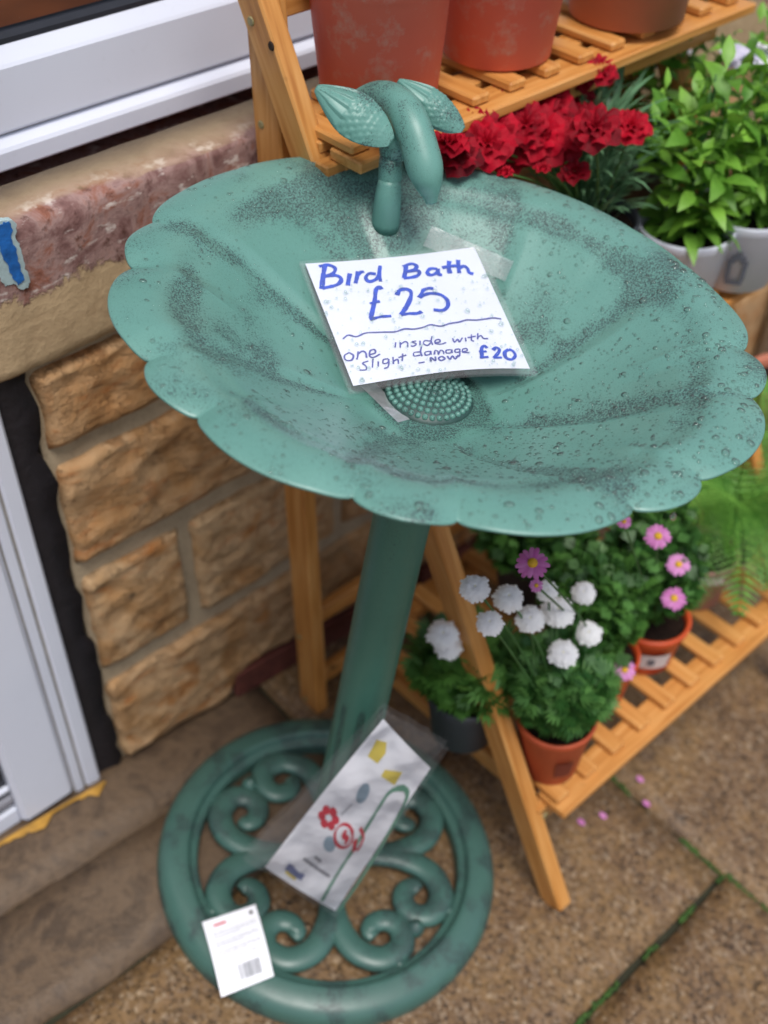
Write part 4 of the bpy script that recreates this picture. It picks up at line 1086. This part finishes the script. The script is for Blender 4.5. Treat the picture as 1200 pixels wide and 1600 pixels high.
# ---- the bird on the rim, tail towards the bowl, wings raised
DB = STUMP + N*.055
def at_depth(px, py, near=0.0):
    """point on the upright plane through the bird, moved towards the viewer by near"""
    n_ = Vector((CF.x, CF.y, 0)).normalized(); d = ray(px, py); t = ((DB-n_*near)-CAM).dot(n_)/d.dot(n_); return CAM+d*t
bird = mk('bird', *tube(catmull([at_depth(548, 168, -.050), at_depth(566, 156, -.046), at_depth(597, 152, -.034), at_depth(626, 168, -.014), at_depth(645, 200, .006), at_depth(658, 240, .020), at_depth(667, 275, .030), at_depth(672, 300, .034), at_depth(674, 317, .036)], 6),
           [x for x in [.006+.0098*sin(min(1, i/20)*pi/2)-(0.0110*sstep(32, 49, i)) for i in range(49)]], 20), MAT['green'], bath, True)
def wing(tip, root_, halfw, d_tip, d_root, seed, nrm_tilt):
    """leaf-shaped wing with layered feather scales"""
    A_ = at_depth(*tip, d_tip); B_ = at_depth(*root_, d_root); ax = B_-A_; L = ax.length; ax.normalize()
    toC = (CAM-(A_+B_)/2).normalized(); nn_ = (toC+nrm_tilt).normalized(); nn_ = (nn_-ax*nn_.dot(ax)).normalized(); sd_ = nn_.cross(ax)
    v = []; f = []; na, nb = 46, 30
    for i in range(na+1):
        t = i/na; hw = halfw*(sin(pi*(t*.955+.025))**.6)*(.72+.28*sstep(0, .55, t))
        for j in range(nb+1):
            s = -1+2*j/nb
            dome = .0085*(1-s*s)*sin(pi*min(1, t*.9+.1))
            # scales on the shoulder two thirds, long flight feathers near the tip
            if t > .42:
                u = t*17; row = int(u); ph = .5*(row % 2); sc_ = (u-row); cell = abs(((s*2.9+ph) % 1)-.5)*2; rel = .0022*sc_*(1-cell**3)
            else:
                cell = ((s*2.2+.15*t) % 1); rel = .0026*(1-cell)
            v.append(A_+ax*L*t+sd_*hw*s+nn_*(dome+rel*sin(pi*min(1, max(0, t*1.05)))))
    for i in range(na):
        for j in range(nb): q = i*(nb+1)+j; f.append((q, q+nb+1, q+nb+2, q+1))
    b0 = len(v)
    per = [i*(nb+1) for i in range(na+1)]+[na*(nb+1)+j for j in range(1, nb+1)]+[i*(nb+1)+nb for i in range(na-1, -1, -1)]+[j for j in range(nb-1, 0, -1)]
    cen = (A_+B_)/2
    for q in per: v.append(v[q]+(cen-v[q])*.12-nn_*.010)
    m_ = len(per)
    for k in range(m_): k2 = (k+1) % m_; f.append((per[k], b0+k, b0+k2, per[k2]))
    f.append(tuple(range(b0, b0+m_)))
    return mk('wing', v, f, MAT['green'], bird, True)
wing((494, 137), (612, 222), .0200, -.004, .018, 1, Vector((-.1, 0, .5)))
wing((622, 126), (724, 203), .0150, -.040, -.020, 2, Vector((.1, 0, .6)))
# belly and perch
vv, ff = tube(catmull([at_depth(640, 205, -.008), at_depth(618, 228, -.006), at_depth(611, 246, -.004)], 4), [.015, .0155, .0155, .015, .0145, .0135, .0125, .0115, .0105], 16); mk('belly', vv, ff, MAT['green'], bird, True)
c0 = at_depth(611, 243, -.004); c1 = at_depth(609, 283, 0)
vv, ff = tube([c0, c0*.6+c1*.4, c1*.9+c0*.1, c1], [.0098, .0104, .0104, .0098], 16); mk('perch_collar', vv, ff, MAT['green'], bird, True)
s1 = STUMP-N*.006
vv, ff = tube(catmull([at_depth(609, 280, .001), at_depth(606, 310, .003), s1], 4), [.0098, .0104, .0110, .0114, .0118, .0122, .0125, .0128, .0130], 18); mk('perch_stump', vv, ff, MAT['green'], bird, True)

# ================================================================== PRICE SIGN in the bowl
def lift(px, py, up):
    P, d, t = bowl_hit(px, py); return P-d*up
S_TL, S_TR, S_BR, S_BL = lift(477, 412, .006), lift(741, 386, .006), lift(828, 576, .022), lift(552, 603, .012)
SIGN_PX = [(477, 411), (741, 386), (828, 576), (552, 603)]
# homography from image quad to unit square
def solve(A, b):
    n_ = len(b); M_ = [list(map(float, A[i]))+[float(b[i])] for i in range(n_)]
    for i in range(n_):
        p = max(range(i, n_), key=lambda r: abs(M_[r][i])); M_[i], M_[p] = M_[p], M_[i]
        for r in range(n_):
            if r != i:
                k = M_[r][i]/M_[i][i]
                for c in range(i, n_+1): M_[r][c] -= k*M_[i][c]
    return [M_[i][n_]/M_[i][i] for i in range(n_)]
def homog(src, dst):
    A = []; b = []
    for (x, y), (u, w_) in zip(src, dst):
        A += [[x, y, 1, 0, 0, 0, -u*x, -u*y], [0, 0, 0, x, y, 1, -w_*x, -w_*y]]; b += [u, w_]
    h = solve(A, b)
    return lambda x, y: ((h[0]*x+h[1]*y+h[2])/(h[6]*x+h[7]*y+1), (h[3]*x+h[4]*y+h[5])/(h[6]*x+h[7]*y+1))
HS = homog(SIGN_PX, [(0, 0), (1, 0), (1, 1), (0, 1)])
SN = (S_TR-S_TL).cross(S_BL-S_TL).normalized()
if SN.dot(CAM-S_TL) < 0: SN = -SN
def sign_pt(u, w_, h=0):
    P = (S_TL*(1-u)+S_TR*u)*(1-w_)+(S_BL*(1-u)+S_BR*u)*w_
    curl = .010*sin(pi*u)*w_**2*(.6+.4*u)-.003*sin(pi*u)*(1-w_)**2
    return P+SN*(curl+h)
sign = thing('price_sign', N*(H_RIM-.06), 'handwritten white paper price sign in a clear sleeve lying in the bowl', 'price sign')
def patch(u0, u1, w0, w1, h, nu, nv, fn=sign_pt):
    v = []; f = []
    for i in range(nu+1):
        for j in range(nv+1): v.append(fn(u0+(u1-u0)*i/nu, w0+(w1-w0)*j/nv, h))
    for i in range(nu):
        for j in range(nv): q = i*(nv+1)+j; f.append((q, q+1, q+nv+2, q+nv+1))
    return v, f
mk('paper', *patch(0, 1, 0, 1, 0, 20, 16), MAT['paper'], sign, True)
mk('sleeve', *patch(-.035, 1.03, -.01, 1.055, .0022, 20, 16), MAT['sleeve'], sign, True)
mk('sleeve', *patch(-.035, 1.03, -.01, 1.055, -.0012, 20, 16), MAT['sleeve'], sign, True)
def zoomA(pts): return [HS(440+x*.35, 360+y*.35) for x, y in pts]
def ribbon(fn, uvs, wd, h, jit=.0):
    P = [Vector((a, b, 0)) for a, b in uvs]
    if len(P) > 2: P = catmull(P, 5)
    v = []; f = []
    for i, p in enumerate(P):
        t = P[min(i+1, len(P)-1)]-P[max(i-1, 0)]; t.normalize(); nrm = Vector((-t.y, t.x, 0))
        ww = wd*(.85+.3*nz(p.x*30, p.y*30, 1))
        for s in (-1, 1): q = p+nrm*ww*s; v.append(fn(q.x, q.y, h))
    for i in range(len(P)-1): f.append((2*i, 2*i+1, 2*i+3, 2*i+2))
    return v, f
STROKES = [  # (width, ink, points in the enlarged view of the sign)
 # Bird
 (9, 0, [(190, 155), (183, 205), (178, 260)]), (8, 0, [(165, 158), (205, 150), (235, 165), (225, 190), (190, 203)]), (8, 0, [(190, 203), (240, 198), (262, 215), (245, 240), (180, 258)]),
 (8, 0, [(300, 188), (295, 215), (291, 243)]), (8, 0, [(335, 178), (331, 205), (325, 233)]), (7, 0, [(333, 200), (345, 183), (362, 178)]),
 (8, 0, [(415, 190), (385, 188), (370, 208), (385, 225), (415, 215), (428, 195)]), (8, 0, [(434, 150), (430, 190), (436, 225)]),
 # Bath
 (9, 0, [(550, 152), (546, 180), (540, 210)]), (8, 0, [(535, 155), (575, 143), (597, 155), (585, 172), (552, 180)]), (8, 0, [(552, 180), (600, 175), (608, 192), (585, 205), (538, 211)]),
 (8, 0, [(690, 170), (660, 168), (645, 185), (660, 198), (688, 188), (693, 170), (696, 195), (712, 198)]), (9, 0, [(745, 135), (742, 165), (748, 192)]), (8, 0, [(712, 165), (745, 160), (775, 158)]),
 (9, 0, [(785, 132), (786, 160), (790, 192)]), (7, 0, [(790, 172), (810, 160), (828, 172), (835, 190), (855, 197)]),
 # GBP 25
 (9, 0, [(440, 262), (430, 250), (415, 265), (410, 310), (400, 360), (392, 395)]), (7, 0, [(388, 328), (410, 322), (432, 318)]), (7, 0, [(388, 402), (410, 396), (440, 390), (482, 388)]),
 (9, 0, [(508, 290), (520, 268), (548, 262), (570, 275), (568, 305), (550, 345), (525, 383)]), (8, 0, [(525, 383), (560, 378), (595, 378), (618, 370)]),
 (9, 0, [(628, 265), (618, 285), (608, 303)]), (8, 0, [(625, 268), (650, 260), (672, 262)]), (8, 0, [(608, 303), (650, 285), (700, 290), (732, 315), (735, 345), (712, 365), (670, 362)]),
 # wavy rule
 (6, 1, [(272, 486), (295, 470), (330, 478), (370, 463), (420, 462), (460, 462), (500, 462), (540, 450), (580, 452), (620, 445), (655, 433), (700, 440), (740, 428), (785, 420), (820, 410), (865, 410), (910, 403), (945, 398), (980, 402)]),
 # one inside with
 (6, 1, [(300, 548), (280, 560), (285, 580), (310, 582), (318, 562), (300, 548)]), (6, 1, [(338, 545), (336, 570), (332, 580)]), (6, 1, [(336, 558), (355, 545), (370, 552), (375, 575)]),
 (6, 1, [(388, 562), (412, 555), (408, 540), (390, 545), (388, 568), (405, 575), (432, 562)]),
 (5, 1, [(500, 512), (498, 535)]), (5, 1, [(520, 512), (520, 537)]), (5, 1, [(521, 522), (540, 510), (552, 516), (553, 535)]), (5, 1, [(590, 508), (572, 512), (590, 522), (578, 532), (566, 530)]), (5, 1, [(607, 508), (606, 528)]),
 (5, 1, [(652, 510), (628, 508), (622, 522), (640, 530), (656, 515)]), (5, 1, [(660, 488), (656, 510), (662, 528)]), (5, 1, [(672, 520), (695, 514), (690, 503), (675, 508), (675, 522), (700, 525), (722, 518)]),
 (5, 1, [(752, 498), (760, 516), (775, 502), (782, 515), (796, 495)]), (5, 1, [(810, 495), (812, 512)]), (5, 1, [(838, 478), (838, 505), (850, 510)]), (5, 1, [(820, 494), (858, 486)]), (5, 1, [(868, 472), (866, 500)]), (5, 1, [(867, 492), (882, 482), (893, 495), (915, 495)]),
 # slight damage
 (5, 1, [(382, 590), (358, 598), (372, 612), (372, 628), (345, 628)]), (5, 1, [(402, 582), (400, 620)]), (5, 1, [(425, 595), (425, 617)]), (5, 1, [(468, 585), (447, 588), (447, 605), (466, 602), (470, 586), (468, 620), (450, 628)]), (5, 1, [(488, 578), (490, 610)]), (5, 1, [(490, 598), (508, 590), (512, 610)]), (5, 1, [(530, 565), (528, 598)]), (5, 1, [(512, 582), (546, 572)]),
 (5, 1, [(606, 560), (580, 562), (580, 578), (606, 575)]), (5, 1, [(612, 536), (608, 560), (614, 580)]), (5, 1, [(648, 558), (628, 562), (630, 576), (648, 572), (652, 558), (654, 574)]), (5, 1, [(668, 574), (672, 556), (684, 560), (686, 574), (696, 555), (708, 560), (710, 572)]), (5, 1, [(742, 552), (722, 555), (722, 568), (742, 566), (746, 552), (748, 568)]),
 (5, 1, [(780, 548), (762, 552), (762, 564), (780, 562), (782, 548), (780, 580), (762, 586)]), (5, 1, [(795, 562), (815, 556), (812, 546), (796, 550), (796, 564), (824, 565)]),
 # - NOW
 (5, 1, [(598, 612), (625, 608)]), (6, 1, [(652, 606), (652, 588), (672, 604), (672, 584)]), (6, 1, [(700, 583), (686, 592), (696, 603), (714, 595), (702, 583)]), (6, 1, [(725, 582), (736, 598), (748, 582), (760, 596), (775, 578)]),
 # GBP 20
 (7, 0, [(908, 540), (895, 530), (882, 545), (882, 585)]), (6, 0, [(870, 560), (905, 556)]), (6, 0, [(872, 588), (912, 582)]), (7, 0, [(935, 548), (950, 535), (965, 545), (955, 565), (935, 585)]), (6, 0, [(935, 585), (975, 580)]), (7, 0, [(1010, 540), (990, 555), (995, 580), (1022, 585), (1040, 565), (1028, 545), (1010, 540)]),
]
mb0, mb1 = MB(), MB()
for wd, ink, pts in STROKES:
    uv = zoomA(pts); vv, ff = ribbon(sign_pt, uv, wd*.35/270*(1.3 if ink == 0 else .74), .0006+.00003*(len(mb0.v) % 7)); (mb0 if ink == 0 else mb1).add(vv, ff)
mb0.build('heading_lettering', MAT['ink'], sign); mb1.build('small_lettering', MAT['ink2'], sign)
mb = MB(); rnd = random.Random(4)
for i in range(230):
    u, w_ = rnd.uniform(-.02, 1.02), rnd.uniform(.2, 1.0); drop(sign_pt(u, w_, .0023), SN, min(.0022, .0009*exp(rnd.gauss(0, .45))))
o_ = mb.build('sign_raindrops', MAT['water'], sign, True); o_['kind'] = 'stuff'
# clear tape across the top right corner
def tape_strip(pa, pb, half, name):
    v = []; f = []
    for i in range(15):
        t = i/14; x = pa[0]+(pb[0]-pa[0])*t; y = pa[1]+(pb[1]-pa[1])*t; dx, dy = pb[0]-pa[0], pb[1]-pa[1]; L = sqrt(dx*dx+dy*dy)
        for s in (-1, 0, 1):
            qx, qy = x-dy/L*half*s, y+dx/L*half*s; up = .0075 if (HS(qx, qy)[0] < 1.05 and HS(qx, qy)[1] > -.08) else .003
            v.append(lift(qx, qy, up+.0006*nz(i*.7, s)))
    for i in range(14):
        for s in range(2): q = i*3+s; f.append((q, q+1, q+4, q+3))
    return mk(name, v, f, MAT['tape'], sign, True)
tape_strip((668, 368), (796, 424), 17, 'tape')
v = [lift(560, 600, .004), lift(585, 596, .004), lift(640, 655, .002), lift(622, 660, .002)]
mk('tape', v, [(0, 1, 2, 3)], MAT['tape'], sign)

# ================================================================== LEAFLET in a polythene bag, tied at the foot of the column
B_TL, B_TR, B_BR, B_BL = onG(600, 1102, .385), onG(700, 1163, .35), onG(526, 1425, .060), onG(381, 1332, .19)
BNn = (B_TR-B_TL).cross(B_BL-B_TL).normalized()
if BNn.dot(CAM-B_TL) < 0: BNn = -BNn
leaf_ = thing('leaflet_bag', N*.036+E1*(-.03)+E2*(-.06), 'printed white leaflet in a clear polythene bag leaning on the column foot', 'leaflet')
HB_ = homog([(600, 1102), (700, 1163), (526, 1425), (381, 1332)], [(0, 0), (1, 0), (1, 1), (0, 1)])
def bag_pt(u, w_, h=0):
    P = (B_TL*(1-u)+B_TR*u)*(1-w_)+(B_BL*(1-u)+B_BR*u)*w_
    return P+BNn*h
def bag_wr(u, w_, h=0): return bag_pt(u, w_, h+.0035*fbm(u*4, w_*7, 3)+.002*sin(u*9+w_*14)*(1-u))
mk('bag_back', *patch(0, 1, 0, 1, -.006, 18, 24, bag_wr), MAT['bag'], leaf_, True)
mk('bag_front', *patch(-.005, 1.005, -.005, 1.005, .0075, 18, 24, bag_wr), MAT['bag'], leaf_, True)
CQ = [HB_(*q) for q in ((603, 1118), (682, 1186), (524, 1423), (411, 1354))]
def card_pt(u, w_, h=0):
    a = (Vector((*CQ[0], 0))*(1-u)+Vector((*CQ[1], 0))*u)*(1-w_)+(Vector((*CQ[3], 0))*(1-u)+Vector((*CQ[2], 0))*u)*w_
    return bag_pt(a.x, a.y, h+.002*sin(pi*u))
card = mk('leaflet', *patch(0, 1, 0, 1, 0, 8, 12, card_pt), MAT['card'], leaf_, True)
HC = homog([(603, 1118), (682, 1186), (524, 1423), (411, 1354)], [(0, 0), (1, 0), (1, 1), (0, 1)])
def pxpoly(pts, mat, h, name, parent=None):
    v = [card_pt(*HC(*q), h) for q in pts]; mk(name, v, [tuple(range(len(v)))], mat, parent or card)
def zB(x, y): return (370+x*.2833, 1090+y*.2834)
def zl(pts): return [zB(*q) for q in pts]
pxpoly(zl([(805, 190), (860, 205), (862, 255), (825, 300), (770, 265)]), MAT['pyel'], .0008, 'yellow_panel')
pxpoly(zl([(868, 330), (960, 345), (925, 405), (850, 360)]), MAT['pyel'], .0008, 'yellow_panel')
def ell(cx, cy, rx, ry, n_=16, rot=0): return [(cx+rx*cos(2*pi*k/n_)*cos(rot)-ry*sin(2*pi*k/n_)*sin(rot), cy+rx*cos(2*pi*k/n_)*sin(rot)+ry*sin(2*pi*k/n_)*cos(rot)) for k in range(n_)]
pxpoly(zl(ell(758, 445, 30, 55, 16, .45)), MAT['pblue'], .0008, 'printed_drop'); pxpoly(zl(ell(565, 730, 35, 48, 16, .3)), MAT['pblue'], .0008, 'printed_drop')
mb = MB()
for k in range(6):
    a = k*pi/3+.2; c = (568+40*cos(a), 580+44*sin(a)); vv = [card_pt(*HC(*zB(*q)), .001+.0001*k) for q in ell(c[0], c[1], 22, 26, 12)]; mb.add(vv, [tuple(range(12))])
def cr(pts, wd, h=.0012, mat_mb=None):
    vv, ff = ribbon(card_pt, [HC(*zB(*q)) for q in pts], wd, h); (mat_mb or mb).add(vv, ff)
cr(ell(650, 675, 50, 68, 14, .3)+[ell(650, 675, 50, 68, 14, .3)[0]], .012, .0011); cr([(665, 640), (650, 670), (670, 690), (655, 720)], .02, .0013); cr([(715, 690), (705, 760)], .022, .0013); cr([(745, 625), (762, 670), (745, 720), (720, 755)], .014, .0012)
mb.build('red_emblem', MAT['pred'], card)
mb = MB(); cr([(470, 1110), (600, 900), (720, 720), (850, 510), (900, 440), (950, 420), (990, 435), (985, 490), (900, 650), (760, 880), (560, 1175)], .022, .0009, mb); mb.build('green_outline', MAT['pgreen'], card)
mb = MB(); cr([(400, 835), (440, 862), (480, 890), (545, 930)], .012, .0009, mb); cr([(470, 815), (505, 840)], .01, .0009, mb); cr([(640, 560), (700, 500)], .006, .0009, mb); mb.build('printed_lines', MAT['pgrey'], card)
mb = MB(); cr([(285, 905), (320, 925), (345, 945), (380, 960)], .022, .0009, mb); cr([(300, 890), (330, 905)], .012, .0012, mb); mb.build('maker_mark', MAT['pnavy'], card)
mb = MB(); cr([(275, 935), (300, 955), (330, 980)], .01, .0009, mb); mb.build('orange_underline', MAT['pyel'], card)
# ================================================================== SWING TAG on the base ring
T_Q = [(316, 1441), (399, 1413), (428, 1525), (346, 1558)]
t0, t1, t2, t3 = onG(316, 1441, .046), onG(399, 1413, .040), onG(428, 1525, .038), onG(346, 1558, .030)
tagt = thing('swing_tag', (t0+t2)/2, 'white cardboard swing tag with barcode lying on the green base ring', 'tag')
HT = homog(T_Q, [(0, 0), (1, 0), (1, 1), (0, 1)]); TN = (t1-t0).cross(t3-t0).normalized()
if TN.dot(CAM-t0) < 0: TN = -TN
def tag_pt(u, w_, h=0): return (t0*(1-u)+t1*u)*(1-w_)+(t3*(1-u)+t2*u)*w_+TN*(h+.003*sin(pi*w_))
va, fa = patch(0, 1, 0, 1, 0, 4, 8, tag_pt); vb, fb = patch(0, 1, 0, 1, -.0006, 4, 8, tag_pt)
tc_ = MB(); tc_.add(va, fa); tc_.add(vb, [q[::-1] for q in fb]); tagc = tc_.build('tag_card', MAT['card'], tagt, True)
def tp(mb_, u0, u1, w0, w1): 
    vv, ff = patch(u0, u1, w0, w1, .0006, 1, 2, tag_pt); mb_.add(vv, ff)
mb = MB(); tp(mb, .17, .4, .085, .115); mb.build('red_heading', MAT['pred'], tagc)
mb = MB(); rnd = random.Random(2)
for k, w_ in enumerate((.2, .235, .27, .33, .36, .39, .45, .48, .51, .555, .59)):
    x = .12
    while x < .9-(.3 if k % 3 == 2 else 0): L_ = rnd.uniform(.03, .09); tp(mb, x, min(.92, x+L_), w_, w_+.010); x += L_+.02
mb.build('small_print', MAT['pgrey'], tagc)
mb = MB(); x = .40
while x < .80: L_ = rnd.uniform(.008, .022); tp(mb, x, x+L_, .70, .90); x += L_+rnd.uniform(.008, .018)
mb.build('barcode', MAT['print'], tagc)
mb = MB(); vv = [tag_pt(.88+.035*cos(2*pi*k/12), .09+.028*sin(2*pi*k/12), .0007) for k in range(12)]; mb.add(vv, [tuple(range(12))]); mb.build('tag_hole', MAT['hole'], tagc)
